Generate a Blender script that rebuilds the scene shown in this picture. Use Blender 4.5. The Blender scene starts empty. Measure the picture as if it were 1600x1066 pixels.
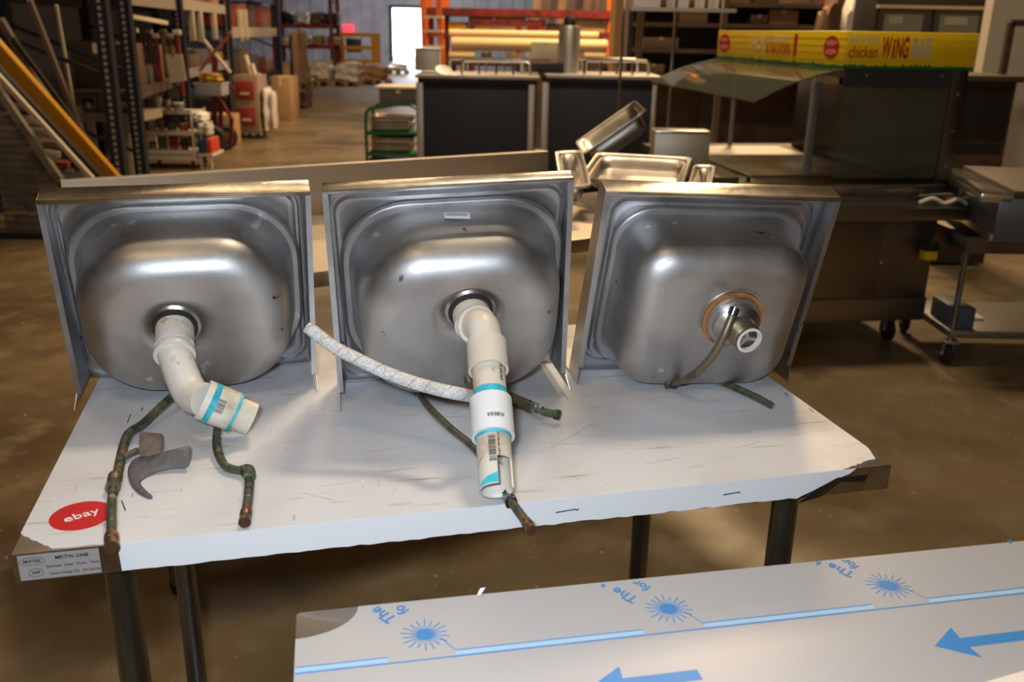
import bpy, bmesh, math, random
from mathutils import Vector, Matrix
random.seed(7)
PI = math.pi
# ------------------------------------------------------------------ camera
FPX, YH, ROLL, CAMZ = 1434.08, 50.085, 0.0189, 1.503
_p = math.atan((533 - YH) / FPX)
_R0 = Vector((1, 0, 0)); FWD = Vector((0, math.cos(_p), -math.sin(_p))); _U0 = Vector((0, math.sin(_p), math.cos(_p)))
RGT = _R0 * math.cos(ROLL) + _U0 * math.sin(ROLL)
UPV = _U0 * math.cos(ROLL) - _R0 * math.sin(ROLL)
sc = bpy.context.scene
cd = bpy.data.cameras.new('camera'); cam = bpy.data.objects.new('camera', cd); sc.collection.objects.link(cam)
cd.sensor_width = 36; cd.lens = FPX / 1600 * 36
cam.matrix_world = Matrix((( RGT.x, UPV.x, -FWD.x, 0), (RGT.y, UPV.y, -FWD.y, 0), (RGT.z, UPV.z, -FWD.z, CAMZ), (0, 0, 0, 1)))
cd.dof.use_dof = True; cd.dof.focus_distance = 1.42; cd.dof.aperture_fstop = 5.6
cd.clip_start = 0.05; cd.clip_end = 300
sc.camera = cam
# ------------------------------------------------------------------ world, lights, exposure
w = bpy.data.worlds.new('world'); sc.world = w; w.use_nodes = True
w.node_tree.nodes['Background'].inputs[0].default_value = (0.85, 0.92, 1.0, 1)
w.node_tree.nodes['Background'].inputs[1].default_value = 6.0
sc.view_settings.view_transform = 'Standard'; sc.view_settings.look = 'None'
sc.view_settings.gamma = 1; sc.view_settings.use_curve_mapping = False; sc.view_settings.exposure = 0.0

def area(name, loc, tgt, sx, sy, power, col, spread=180):
    l = bpy.data.lights.new(name, 'AREA'); l.shape = 'RECTANGLE'; l.size = sx; l.size_y = sy
    l.energy = power; l.color = col; l.spread = math.radians(spread)
    o = bpy.data.objects.new(name, l); sc.collection.objects.link(o); o.location = loc
    d = Vector(tgt) - Vector(loc); o.rotation_euler = d.to_track_quat('-Z', 'Y').to_euler(); return o
WARM = (1.0, 0.68, 0.36)
# the camera's own flash, just left of and above the lens
area('camera_flash', (-0.07, -0.02, 1.585), (0.0, 1.6, 0.75), 0.07, 0.045, 17.5, (0.74, 0.86, 1.0))
# high bay lamps of the hall; the last is an added fill lamp

area('high_bay_or_fill_lamp', (0.75, 4.1, 6.6), (0.75, 4.1, 0), 1.2, 0.8, 200, (1.0, .80, .56))
area('high_bay_or_fill_lamp', (-1.7, 8.8, 6.6), (-1.7, 8.8, 0), 1.8, 1.4, 66, WARM)
area('high_bay_or_fill_lamp', (-2.0, 17.0, 6.6), (-2.0, 17.0, 0), 1.5, 1.2, 260, (1.0, 0.78, 0.55))
area('high_bay_or_fill_lamp', (3.0, 12.0, 6.6), (2.6, 13.5, 0), 1.5, 1.2, 1200, WARM)
area('high_bay_or_fill_lamp', (-4.0, 34.0, 6.6), (-4.0, 37.0, 0), 2.5, 1.6, 1000, (0.92, 0.90, 0.95))
area('high_bay_or_fill_lamp', (-1.2, -1.6, 6.6), (-1.2, -1.6, 0), 1.2, 0.8, 45, WARM)
area('high_bay_or_fill_lamp', (-3.2, 3.6, 6.6), (-2.4, 4.0, 0), 1.2, 0.8, 45, WARM)  # extra unseen lamp, added to brighten the yellow sign's left face
# ------------------------------------------------------------------ placing helpers
def ray(x, y):
    return FWD + RGT * ((x - 800) / FPX) - UPV * ((y - 533) / FPX)
def at(x, y, Y):
    r = ray(x, y); return Vector((0, 0, CAMZ)) + r * (Y / r.y)
def G(x, y, z):
    r = ray(x, y); return Vector((0, 0, CAMZ)) + r * ((z - CAMZ) / r.z)
# ------------------------------------------------------------------ scene graph helpers
MW = {}
def root(name, label, cat, M=None, group=None):
    o = bpy.data.objects.new(name, None); sc.collection.objects.link(o)
    M = M or Matrix.Identity(4)
    if isinstance(M, Vector) or isinstance(M, tuple): M = Matrix.Translation(Vector(M))
    o.matrix_world = M; o.empty_display_size = 0.05; MW[o.name] = M.copy()
    o['label'] = label; o['category'] = cat
    if group: o['group'] = group
    return o
def frame(loc, yaw):
    return Matrix.Translation(Vector(loc)) @ Matrix.Rotation(yaw, 4, 'Z')
def tag(o, label, cat, group=None):
    o['label'] = label; o['category'] = cat
    if group: o['group'] = group
    return o
def struct(o):
    o['kind'] = 'structure'; return o

class MB:
    """collects geometry in world space, or in the frame T"""
    def __init__(s, T=None): s.v = []; s.f = []; s.sm = []; s.T = T or Matrix.Identity(4); s.bev = 0
    def add(s, vs, fs, smooth=False):
        b = len(s.v); s.v += [s.T @ Vector(v) for v in vs]; s.f += [[b + i for i in f] for f in fs]; s.sm += [smooth] * len(fs); return s
    def box(s, x0, x1, y0, y1, z0, z1, M=None):
        vs = [Vector((x, y, z)) for z in (z0, z1) for y in (y0, y1) for x in (x0, x1)]
        if M: vs = [M @ v for v in vs]
        return s.add(vs, [(0, 2, 3, 1), (4, 5, 7, 6), (0, 1, 5, 4), (2, 6, 7, 3), (0, 4, 6, 2), (1, 3, 7, 5)])
    def bar(s, a, b, wx, wz=None, up=(0, 0, 1)):
        a = Vector(a); b = Vector(b); wz = wz or wx; d = (b - a).normalized(); u = Vector(up)
        if abs(d.dot(u)) > .98: u = Vector((0, 1, 0))
        sx = d.cross(u).normalized(); sz = sx.cross(d).normalized()
        c = [(-1, -1), (1, -1), (1, 1), (-1, 1)]
        vs = [p + sx * (i * wx / 2) + sz * (j * wz / 2) for p in (a, b) for i, j in c]
        return s.add(vs, [(0, 1, 2, 3), (7, 6, 5, 4), (0, 4, 5, 1), (1, 5, 6, 2), (2, 6, 7, 3), (3, 7, 4, 0)])
    def tube(s, pts, r, n=12, caps=True, smooth=True):
        pts = [Vector(p) for p in pts]; m = len(pts); rs = r if isinstance(r, (list, tuple)) else [r] * m
        ds = []
        for i in range(m):
            a = pts[max(i - 1, 0)]; b = pts[min(i + 1, m - 1)]; ds.append((b - a).normalized() if (b - a).length > 1e-9 else Vector((0, 0, 1)))
        x = ds[0].orthogonal().normalized(); vs = []
        for i in range(m):
            x = (x - ds[i] * x.dot(ds[i])).normalized(); y = ds[i].cross(x)
            for k in range(n):
                t = 2 * PI * k / n; vs.append(pts[i] + (x * math.cos(t) + y * math.sin(t)) * rs[i])
        fs = [(i * n + k, i * n + (k + 1) % n, (i + 1) * n + (k + 1) % n, (i + 1) * n + k) for i in range(m - 1) for k in range(n)]
        s.add(vs, fs, smooth)
        if caps:
            s.add(vs[:n], [list(range(n))[::-1]]); s.add(vs[-n:], [list(range(n))])
        return s
    def lathe(s, c, axis, prof, n=28, smooth=True):
        """prof: (r, h) along axis from c"""
        c = Vector(c); a = Vector(axis).normalized(); x = a.orthogonal().normalized(); y = a.cross(x)
        vs = [c + a * h + (x * math.cos(2 * PI * k / n) + y * math.sin(2 * PI * k / n)) * max(r, 1e-5) for r, h in prof for k in range(n)]
        m = len(prof)
        fs = [(i * n + k, i * n + (k + 1) % n, (i + 1) * n + (k + 1) % n, (i + 1) * n + k) for i in range(m - 1) for k in range(n)]
        return s.add(vs, fs, smooth)
    def prism(s, poly, off):
        """poly: list of points (planar), off: extrusion vector"""
        poly = [Vector(p) for p in poly]; off = Vector(off); n = len(poly)
        return s.add(poly + [p + off for p in poly], [list(range(n))[::-1], [n + i for i in range(n)]] + [(i, (i + 1) % n, n + (i + 1) % n, n + i) for i in range(n)])
    def build(s, name, m, parent=None, bevel=0, seg=2, label=None):
        me = bpy.data.meshes.new(name)
        W = MW[parent.name] if parent else Matrix.Identity(4)
        if parent: vs = [W.inverted() @ v for v in s.v]; L = W
        else:
            lo = Vector((min(v.x for v in s.v), min(v.y for v in s.v), min(v.z for v in s.v))); hi = Vector((max(v.x for v in s.v), max(v.y for v in s.v), max(v.z for v in s.v)))
            c = Vector(((lo.x + hi.x) / 2, (lo.y + hi.y) / 2, lo.z)); L = Matrix.Translation(c); vs = [v - c for v in s.v]
        me.from_pydata([tuple(v) for v in vs], [], s.f); me.polygons.foreach_set('use_smooth', s.sm)
        me.materials.append(m)
        bm = bmesh.new(); bm.from_mesh(me)
        bmesh.ops.remove_doubles(bm, verts=bm.verts, dist=1e-6)
        bmesh.ops.recalc_face_normals(bm, faces=bm.faces)
        if bevel:
            es = [e for e in bm.edges if len(e.link_faces) == 2 and e.calc_face_angle(0) > 0.6]
            if es: bmesh.ops.bevel(bm, geom=es, offset=bevel, segments=seg, profile=.5, affect='EDGES', clamp_overlap=True)
        bm.to_mesh(me); bm.free()
        me.set_sharp_from_angle(angle=math.radians(38))
        me.update()
        o = bpy.data.objects.new(name, me); sc.collection.objects.link(o)
        if parent: o.parent = parent
        else: o.matrix_world = L
        MW[o.name] = L.copy()
        if label: o['label'] = label
        return o
def kids(o): return [c for c in sc.objects if c.parent == o]
def copy_tree(o, M=None, label=None, parent=None, ch=None):
    ch = ch or {}
    c = o.copy(); sc.collection.objects.link(c)
    if parent: c.parent = parent
    if M is not None: c.matrix_world = M
    MW[c.name] = M.copy() if M is not None else MW[o.name].copy()
    if label: c['label'] = label
    for k in o.children: copy_tree(k, None, None, c)
    return c
def curve_pts(pts, n=10):
    """Catmull-Rom through pts"""
    P = [Vector(p) for p in pts]; P = [2 * P[0] - P[1]] + P + [2 * P[-1] - P[-2]]; out = []
    for i in range(1, len(P) - 2):
        for k in range(n):
            t = k / n; a, b, c, d = P[i - 1], P[i], P[i + 1], P[i + 2]
            out.append(.5 * ((2 * b) + (c - a) * t + (2 * a - 5 * b + 4 * c - d) * t * t + (3 * b - a - 3 * c + d) * t ** 3))
    out.append(P[-2]); return out
def text(body, size, M, m, name, parent, ext=0.0002, sx=1.0, align='CENTER', bold=0.0, label=None):
    cu = bpy.data.curves.new('t', 'FONT'); cu.body = body; cu.size = size; cu.extrude = ext; cu.align_x = align; cu.align_y = 'CENTER'; cu.offset = bold; cu.resolution_u = 3
    to = bpy.data.objects.new('t', cu); sc.collection.objects.link(to)
    dg = bpy.context.evaluated_depsgraph_get(); me0 = to.evaluated_get(dg).to_mesh()
    vs = [M @ Vector((v.co.x * sx, v.co.y, v.co.z)) for v in me0.vertices]; fs = [list(p.vertices) for p in me0.polygons]
    to.evaluated_get(dg).to_mesh_clear(); bpy.data.objects.remove(to); bpy.data.curves.remove(cu)
    mb = MB(); mb.v = vs; mb.f = fs; mb.sm = [False] * len(fs)
    return mb.build(name, m, parent, label=label)
def fit_text(body, w, h, M, m, name, parent, bold=0.0):
    o = text(body, .1, M, m, name, parent, bold=bold)
    inv = M.inverted() @ MW[parent.name]; fw = MW[parent.name].inverted() @ M
    vs = [inv @ v.co for v in o.data.vertices]; x0 = min(v.x for v in vs); x1 = max(v.x for v in vs); y0 = min(v.y for v in vs); y1 = max(v.y for v in vs)
    for v, q in zip(o.data.vertices, vs):
        v.co = fw @ Vector(((q.x - (x0 + x1) / 2) / (x1 - x0) * w, (q.y - (y0 + y1) / 2) / (y1 - y0) * h, q.z))
    return o
def basis(o, x, y):
    x = Vector(x).normalized(); y = Vector(y); y = (y - x * y.dot(x)).normalized(); z = x.cross(y)
    return Matrix(((x.x, y.x, z.x, o[0]), (x.y, y.y, z.y, o[1]), (x.z, y.z, z.z, o[2]), (0, 0, 0, 1)))
# ------------------------------------------------------------------ materials
def mat(name, col, rough=.5, metal=0, spots=(), bump=0, bscale=60, emit=None, alpha=None, trans=0, stretch=None, rvar=0, coat=0, ior=None):
    """spots: (colour, scale, lo, hi[, detail]) layers mixed over the base by noise"""
    m = bpy.data.materials.new(name); m.use_nodes = True; nt = m.node_tree; b = nt.nodes['Principled BSDF']
    b.inputs['Base Color'].default_value = (*col, 1); b.inputs['Roughness'].default_value = rough; b.inputs['Metallic'].default_value = metal
    if trans: b.inputs['Transmission Weight'].default_value = trans
    if coat: b.inputs['Coat Weight'].default_value = coat
    if ior: b.inputs['IOR'].default_value = ior
    tc = nt.nodes.new('ShaderNodeTexCoord'); mp = nt.nodes.new('ShaderNodeMapping'); nt.links.new(tc.outputs['Object'], mp.inputs[0])
    if stretch: mp.inputs['Scale'].default_value = stretch
    prev = None
    for k, sp in enumerate(spots):
        c2, scl, lo, hi = sp[:4]
        n = nt.nodes.new('ShaderNodeTexNoise'); n.inputs['Scale'].default_value = scl; n.inputs['Detail'].default_value = sp[4] if len(sp) > 4 else 4
        if len(sp) > 5: 
            m2 = nt.nodes.new('ShaderNodeMapping'); m2.inputs['Scale'].default_value = sp[5]; nt.links.new(tc.outputs['Object'], m2.inputs[0]); nt.links.new(m2.outputs[0], n.inputs[0])
        else:
            m2 = nt.nodes.new('ShaderNodeMapping'); m2.inputs['Location'].default_value = (k * 3.1, k, 0); nt.links.new(mp.outputs[0], m2.inputs[0]); nt.links.new(m2.outputs[0], n.inputs[0])
        r = nt.nodes.new('ShaderNodeMapRange'); r.inputs[1].default_value = lo; r.inputs[2].default_value = hi; nt.links.new(n.outputs['Fac'], r.inputs[0])
        mx = nt.nodes.new('ShaderNodeMix'); mx.data_type = 'RGBA'; mx.inputs[7].default_value = (*c2, 1)
        if prev: nt.links.new(prev, mx.inputs[6])
        else: mx.inputs[6].default_value = (*col, 1)
        nt.links.new(r.outputs[0], mx.inputs[0]); prev = mx.outputs[2]
    if prev: nt.links.new(prev, b.inputs['Base Color'])
    if rvar:
        n = nt.nodes.new('ShaderNodeTexNoise'); n.inputs['Scale'].default_value = bscale * .3; nt.links.new(mp.outputs[0], n.inputs[0])
        r = nt.nodes.new('ShaderNodeMapRange'); r.inputs[3].default_value = rough - rvar; r.inputs[4].default_value = rough + rvar; nt.links.new(n.outputs['Fac'], r.inputs[0]); nt.links.new(r.outputs[0], b.inputs['Roughness'])
    if bump:
        n = nt.nodes.new('ShaderNodeTexNoise'); n.inputs['Scale'].default_value = bscale; n.inputs['Detail'].default_value = 5; nt.links.new(mp.outputs[0], n.inputs[0])
        bp = nt.nodes.new('ShaderNodeBump'); bp.inputs['Strength'].default_value = bump; bp.inputs['Distance'].default_value = 0.01; nt.links.new(n.outputs['Fac'], bp.inputs['Height']); nt.links.new(bp.outputs[0], b.inputs['Normal'])
    if emit: b.inputs['Emission Color'].default_value = (*emit[:3], 1); b.inputs['Emission Strength'].default_value = emit[3]
    return m
STEEL = mat('steel', (.62, .60, .57), .36, 1, [((.42, .41, .40), 6, .4, .7)], bump=.04, bscale=90, stretch=(.15, 1, 1), rvar=.06)
BOWL = mat('sink_steel', (.64, .63, .62), .46, 1, [((.42, .41, .40), 7, .42, .7), ((.85, .85, .85), 24, .665, .72), ((.20, .11, .05), 30, .70, .735)], bump=.015, bscale=220, rvar=.05)
DECK = mat('deck_steel', (.62, .63, .66), .38, 1, [((.40, .39, .38), 9, .4, .7), ((.25, .15, .08), 30, .68, .73)], bump=.02, bscale=150, rvar=.06)
PANM = mat('pan_steel', (.62, .57, .50), .42, 1, [((.45, .41, .36), 9, .4, .7)])
SPLASH = mat('splash_steel', (.72, .63, .50), .52, 1, [((.62, .56, .48), 4, .4, .7)])
RIM = mat('rim_steel', (.60, .57, .52), .27, 1, [((.36, .33, .28), 14, .45, .7)], bump=.05, bscale=60)
DARKST = mat('dark_steel', (.20, .18, .16), .38, 1, [((.12, .11, .10), 5, .4, .7)])
CHROME = mat('chrome', (.75, .75, .74), .18, 1)
GALV = mat('galvanized', (.30, .35, .40), .26, 1, [((.16, .19, .23), 18, .4, .6)], stretch=(1, 1, .15))
BLACK = mat('black', (.012, .012, .014), .5)
RUBBER = mat('rubber', (.02, .02, .022), .6)
FILM = mat('white_film', (.72, .72, .735), .40, 0, [((.62, .58, .54), 4.5, .48, .70, 6), ((.42, .36, .30), 5, .62, .78, 6, (2, 14, 3)), ((.35, .30, .26), 9, .68, .80, 8, (14, 3, 3)), ((.3, .27, .25), 60, .76, .8)], bump=.05, bscale=14)
PVC = mat('pvc', (.74, .66, .53), .38, 0, [((.40, .27, .13), 13, .53, .72, 9), ((.80, .75, .66), 9, .5, .6), ((.30, .18, .08), 30, .64, .74, 9)], bump=.03, bscale=80)
PVCW = mat('pvc_white', (.84, .84, .82), .3, 0, [((.70, .66, .58), 14, .62, .8)])
PRIMER = mat('primer', (.02, .42, .55), .35, 0, [((.10, .60, .70), 30, .45, .6)])
PATINA = mat('patina', (.10, .115, .07), .5, .4, [((.30, .33, .22), 45, .6, .68), ((.22, .12, .05), 28, .55, .65), ((.03, .045, .03), 60, .5, .6)], bump=.2, bscale=150)
BRASS = mat('brass', (.24, .19, .12), .42, .7, [((.15, .13, .07), 40, .5, .6)], bump=.1, bscale=120)
COPPER = mat('copper', (.22, .12, .07), .4, .8, [((.25, .17, .10), 60, .5, .6)])
HOSE = mat('hose', (.78, .76, .72), .5, 0, [((.55, .54, .50), 320, .50, .56)], bump=.3, bscale=300)
RED = mat('red', (.62, .02, .02), .4)
REDD = mat('red_paint', (.22, .02, .02), .5, 0, [((.10, .01, .01), 6, .4, .6)])
WHITE = mat('white', (.85, .85, .85), .5)
INK = mat('ink', (.03, .03, .035), .5)
INKB = mat('blue_ink', (.03, .22, .55), .4)
INKL = mat('light_blue_ink', (.36, .56, .74), .4)
GREYR = mat('grey_rubber', (.11, .105, .11), .55, 0, [((.12, .11, .11), 22, .45, .65), ((.33, .24, .20), 30, .62, .7)], bump=.35, bscale=70)
LABELW = mat('label_grey', (.34, .31, .29), .45)
# ------------------------------------------------------------------ room shell
FLOOR = mat('concrete', (.20, .145, .075), .36, 0, [((.10, .068, .034), 1.3, .40, .68, 6), ((.24, .185, .12), 5, .5, .72, 5), ((.09, .07, .05), 3.2, .60, .76, 7), ((.45, .38, .30), 40, .68, .74)], bump=.06, bscale=20, rvar=.08)
WALLG = mat('grey_wall', (.24, .24, .27), .6, 0, [((.19, .19, .21), 1.5, .4, .6)])
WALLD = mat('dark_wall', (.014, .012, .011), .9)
WALLW = mat('white_wall', (.55, .50, .42), .7)
x0, x1, y0, y1, zc = -13, 12, -4.5, 42, 7.2
struct(MB().box(x0 - .3, x1 + .3, y0 - .3, y1 + 16, -.2, 0).build('floor', FLOOR))
struct(MB().box(x0, x1, y0, y1, zc, zc + .2).build('ceiling', mat('ceiling_paint', (.30, .28, .25), .8)))
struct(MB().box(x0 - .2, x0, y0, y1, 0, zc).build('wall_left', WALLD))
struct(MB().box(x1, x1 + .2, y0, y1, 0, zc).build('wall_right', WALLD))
struct(MB().box(x0, x1, y0 - .2, y0, 0, zc).build('wall_front', mat('front_wall', (.62, .58, .52), .7)))
d0, d1 = at(614, 100, y1).x, at(661, 100, y1).x; dz = at(640, 13, y1).z
wb = MB(); wb.box(x0, d0, y1, y1 + .2, 0, zc); wb.box(d1, x1, y1, y1 + .2, 0, zc); wb.box(d0, d1, y1, y1 + .2, dz, zc)
bw = struct(wb.build('wall_back', WALLG))
for k in range(46):
    x = x0 + .3 + k * .54
    if d0 - .1 < x < d1 + .1: 
        MB().box(x - .03, x + .03, y1 - .05, y1, dz + .1, zc - .02).build('wall_rib', WALLG, bw); continue
    MB().box(x - .03, x + .03, y1 - .05, y1, .02, zc - .02).build('wall_rib', WALLG, bw)
struct(MB().box(d0 - .12, d0, y1 - .08, y1 + .2, 0, dz + .12).box(d1, d1 + .12, y1 - .08, y1 + .2, 0, dz + .12).box(d0, d1, y1 - .08, y1 + .2, dz, dz + .12).build('trim_1', WALLD))
o = MB().box(*(sum([[at(536, 40, 41.8).x, at(551, 40, 41.8).x]], [])), 41.78, 41.9, at(543, 50, 41.8).z, at(543, 39, 41.8).z).build('exit_sign', mat('exit_red', (.8, .02, .03), .5, emit=(1, .03, .05, 2.5)))
tag(o, 'small glowing red exit sign on the far grey wall', 'sign')
# ------------------------------------------------------------------ work table under the sinks
TZ = .89
TX, TY, TYAW, TL, TD = -.6044, .971, .2434, 1.22, .762
TM = frame((TX, TY, 0), TYAW)
def tl(px, py, z=TZ):                     # picture point on the table plane, in the table's frame
    return TM.inverted() @ G(px, py, z)
t = root('work_table', 'stainless steel work table covered in dirty white film, carrying three upended sinks', 'table', TM)
m = MB(TM)
m.box(0, TL, 0, TD, TZ - .0025, TZ)
m.build('table_top', STEEL, t, bevel=.0008)
for nm, b in (('front_apron', (0, TL, 0, .0015)), ('back_apron', (0, TL, TD - .0015, TD)), ('side_apron', (0, .0015, .0015, TD - .0015)), ('side_apron', (TL - .0015, TL, .0015, TD - .0015))):
    MB(TM).box(b[0], b[1], b[2], b[3], TZ - .040, TZ - .0022).build(nm, RIM, t)
for y in (.12, TD - .12):
    MB(TM).box(.06, TL - .06, y - .03, y + .03, TZ - .030, TZ - .0026).build('brace', STEEL, t)
for lx, ly in ((.105, .075), (TL - .125, .075), (.105, TD - .12), (TL - .125, TD - .12)):
    lg = MB(TM).lathe((lx, ly, .03), (0, 0, 1), [(0, 0), (.0205, 0), (.0205, .835)], 24).build('leg', GALV, t)
    MB(TM).lathe((lx, ly, TZ - .075), (0, 0, 1), [(.0212, 0), (.027, .003), (.027, .05), (.0212, .05)], 24).build('leg_socket', DARKST, lg)
    MB(TM).lathe((lx, ly, 0), (0, 0, 1), [(0, 0), (.018, 0), (.023, .01), (.023, .034), (0, .034)], 20).build('foot', BLACK, lg)
# protective film, torn at the corners
e = .0012
a0, a1, a2 = tl(32.6, 834), tl(80, 858), tl(178, 856)
b0, b1 = tl(1356, 703), tl(1348, 733)
def jag(p, q, n, amp, up):
    out = []
    for i in range(n):
        f = i / n; out.append(p.lerp(q, f) + up * random.uniform(-amp, amp) * (0 if i == 0 else 1))
    return out
J = Vector((0, 0, 0))
top = [Vector((-.0006, a0.y, 0))] + jag(Vector((a0.x, a0.y - .002, 0)), Vector((a1.x, .006, 0)), 8, .0014, Vector((.6, 1, 0)))[1:] + jag(Vector((a1.x, .004, 0)), Vector((a2.x, .002, 0)), 8, .0012, Vector((0, 1, 0)))
top += [Vector((a2.x + .003, -.0006, 0)), Vector((b1.x - .03, -.0006, 0))] + jag(Vector((b1.x - .028, .002, 0)), Vector((TL - .008, b0.y - .03, 0)), 12, .0022, Vector((1, -.6, 0))) + [Vector((TL - .001, b0.y, 0)), Vector((TL + .0006, b0.y + .01, 0)), Vector((TL + .0006, TD, 0)), Vector((-.0006, TD, 0))]
fm = MB(TM).prism([Vector((p.x, p.y, TZ + .0002)) for p in top], (0, 0, .0006)).build('protective_film', FILM, t, label='dirty white plastic film peeled back at the corners')
lo = TM.inverted() @ G(190, 893, TZ - .037)
def apx(px, py):                          # picture point on the front apron plane
    q = TM.inverted() @ Vector((0, 0, CAMZ)); r = TM.to_3x3().inverted() @ ray(px, py); return q + r * (-q.y / r.y)
fx0, fx1 = a2.x + .002, apx(1336, 735).x; fxb = apx(1243, 786).x
bot = jag(Vector((lo.x, -.001, TZ - .0385)), Vector((fxb, -.001, TZ - .0385)), 70, .0012, Vector((0, 0, 1)))
bot += jag(Vector((fxb, -.001, TZ - .040)), Vector((fx1, -.001, TZ - .004)), 10, .0015, Vector((.6, 0, -.6)))
ap = [Vector((fx1, -.001, TZ + .0004)), Vector((fx0, -.001, TZ + .0004)), Vector((fx0 + .001, -.001, TZ - .012))]
MB(TM).prism(bot + ap, (0, -.0006, 0)).build('film_fold', WHITE, fm, label='clean bluish white film folded over the front edge')
fl = [apx(1243, 786), apx(1268, 762), apx(1300, 740), apx(1322, 744), apx(1352, 737), apx(1342, 746), apx(1312, 752), apx(1278, 772)]
fl = [Vector((p.x, -.002 - .006 * (k % 3), p.z)) for k, p in enumerate(fl)]
MB(TM).prism(fl, (0, -.0006, -.0004)).build('torn_flap', DARKST, fm, label='torn dark curl of film at the right corner')
# pen marks and scratches on the film
SCR = mat('scratch_grey', (.38, .34, .30), .6)
marks = [((875, 790), (905, 783)), ((905, 783), (908, 780)), ((1142, 763), (1168, 760)), ((1168, 760), (1170, 764)), ((224, 637), (220, 642)), ((204, 648), (199, 661)), ((196, 798), (190, 782)), ((1186, 586), (1192, 592)), ((1226, 613), (1232, 619)), ((1264, 638), (1272, 644)), ((596, 735), (606, 733)), ((573, 706), (640, 698)), ((706, 647), (738, 632)), ((901, 593), (942, 589)), ((942, 589), (1010, 583)), ((700, 668), (707, 676)), ((1100, 664), (1112, 668)), ((470, 770), (520, 781)), ((500, 760), (560, 752)), ((1010, 725), (1060, 715)), ((620, 760), (614, 772)), ((860, 700), (930, 660)), ((1150, 700), (1190, 690))]
for i, (p, q) in enumerate(marks):
    A = G(*p, TZ + .0012); B = G(*q, TZ + .0012)
    if (TM.inverted() @ A).y < 0 or (TM.inverted() @ B).y < 0:
        A = TM @ Vector(((TM.inverted() @ A).x, -.0022, TZ - .02)); B = TM @ Vector(((TM.inverted() @ B).x, -.0022, TZ - .018))
        MB().bar(A, B, .0014, .0010).build('pen_mark', INK, t); continue
    MB().bar(A, B, (.0016 if i < 10 else .0004), .0002).build('pen_mark' if i < 10 else 'scratch', INK if i < 10 else SCR, t)
# red round sticker
c = (G(82, 806, TZ) + G(168, 806, TZ)) / 2; c = G(127, 806, TZ + .001)
stk = MB().lathe(c, (0, 0, 1), [(0, 0), (.0385, 0), (.0385, .0006), (0, .0006)], 48, False).build('round_sticker', RED, t, label='round red sticker with white lettering')
xd = (G(154, 797, TZ) - G(101, 812, TZ)).normalized()
text('ebay', .024, basis(c + Vector((0, 0, .0009)), xd, Vector((-xd.y, xd.x, 0))), WHITE, 'lettering', stk, bold=.0001)
# printed label on the apron
x0 = (TM.inverted() @ G(31, 885, TZ - .02)).x; x1 = (TM.inverted() @ G(158, 870, TZ - .02)).x
lb = MB(TM).box(x0, x1, -.0006, 0, TZ - .038, TZ - .0035).build('maker_label', LABELW, t)
LM = lambda x, z: basis(TM @ Vector((x0 + (x1 - x0) * x, -.0009, TZ - .0035 - .0345 * z)), TM.to_3x3() @ Vector((1, 0, 0)), (0, 0, 1))
text('MRTW-2448', .0072, LM(.66, .2), INK, 'lettering', lb, bold=.0001)
text('Stainless  Steel  Work  Table', .0052, LM(.66, .52), INK, 'lettering', lb)
text('Patent Design No.  201206349', .0047, LM(.68, .82), INK, 'lettering', lb)
text('MIXTEK', .0058, LM(.17, .25), INK, 'lettering', lb, bold=.0001)
text('NSF', .0055, LM(.2, .72), INK, 'lettering', lb, bold=.0001)
for cx, cz, rx, rz in ((.17, .25, .0145, .0055), (.2, .72, .008, .0058)):
    C = LM(cx, cz); mb = MB(C); pts = [Vector((rx * math.cos(2 * PI * k / 28), rz * math.sin(2 * PI * k / 28), 0)) for k in range(29)]
    mb.tube(pts, .0003, 4, False).build('emblem_ring', INK, lb)

# ------------------------------------------------------------------ sinks
def rr(cx, cz, hw, hh, r, k=8, e=5):
    """rounded rectangle, counter-clockwise, fixed number of points; r may be per-call"""
    out = []
    r = min(r, hw, hh)
    cs = [(cx + hw - r, cz + hh - r, 0), (cx - hw + r, cz + hh - r, 90), (cx - hw + r, cz - hh + r, 180), (cx + hw - r, cz - hh + r, 270)]
    for i, (x, z, a) in enumerate(cs):
        arc = [(x + r * math.cos(math.radians(a + 90 * j / k)), z + r * math.sin(math.radians(a + 90 * j / k))) for j in range(k + 1)]
        out += arc
        nx, nz, na = cs[(i + 1) % 4]; q = (nx + r * math.cos(math.radians(na)), nz + r * math.sin(math.radians(na)))
        for j in range(1, e): out.append((arc[-1][0] + (q[0] - arc[-1][0]) * j / e, arc[-1][1] + (q[1] - arc[-1][1]) * j / e))
    return out
def bulge(pts, cx, cz, hw, hh, b):
    return [(x + b * (x - cx) / hw * (1 - min(1, abs(z - cz) / hh) ** 2), z + b * (z - cz) / hh * (1 - min(1, abs(x - cx) / hw) ** 2)) for x, z in pts]
def loops(mb, ls, cap=False, smooth=True):
    vs = [p for l in ls for p in l]; n = len(ls[0])
    fs = [(i * n + k, i * n + (k + 1) % n, (i + 1) * n + (k + 1) % n, (i + 1) * n + k) for i in range(len(ls) - 1) for k in range(n)]
    if cap: fs.append([(len(ls) - 1) * n + k for k in range(n)])
    mb.add(vs, fs, smooth)
def Rm(yaw, lean, roll):
    return Matrix.Rotation(math.radians(yaw), 4, 'Z') @ Matrix.Rotation(math.radians(lean), 4, 'X') @ Matrix.Rotation(math.radians(roll), 4, 'Y')
SK = {}
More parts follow.
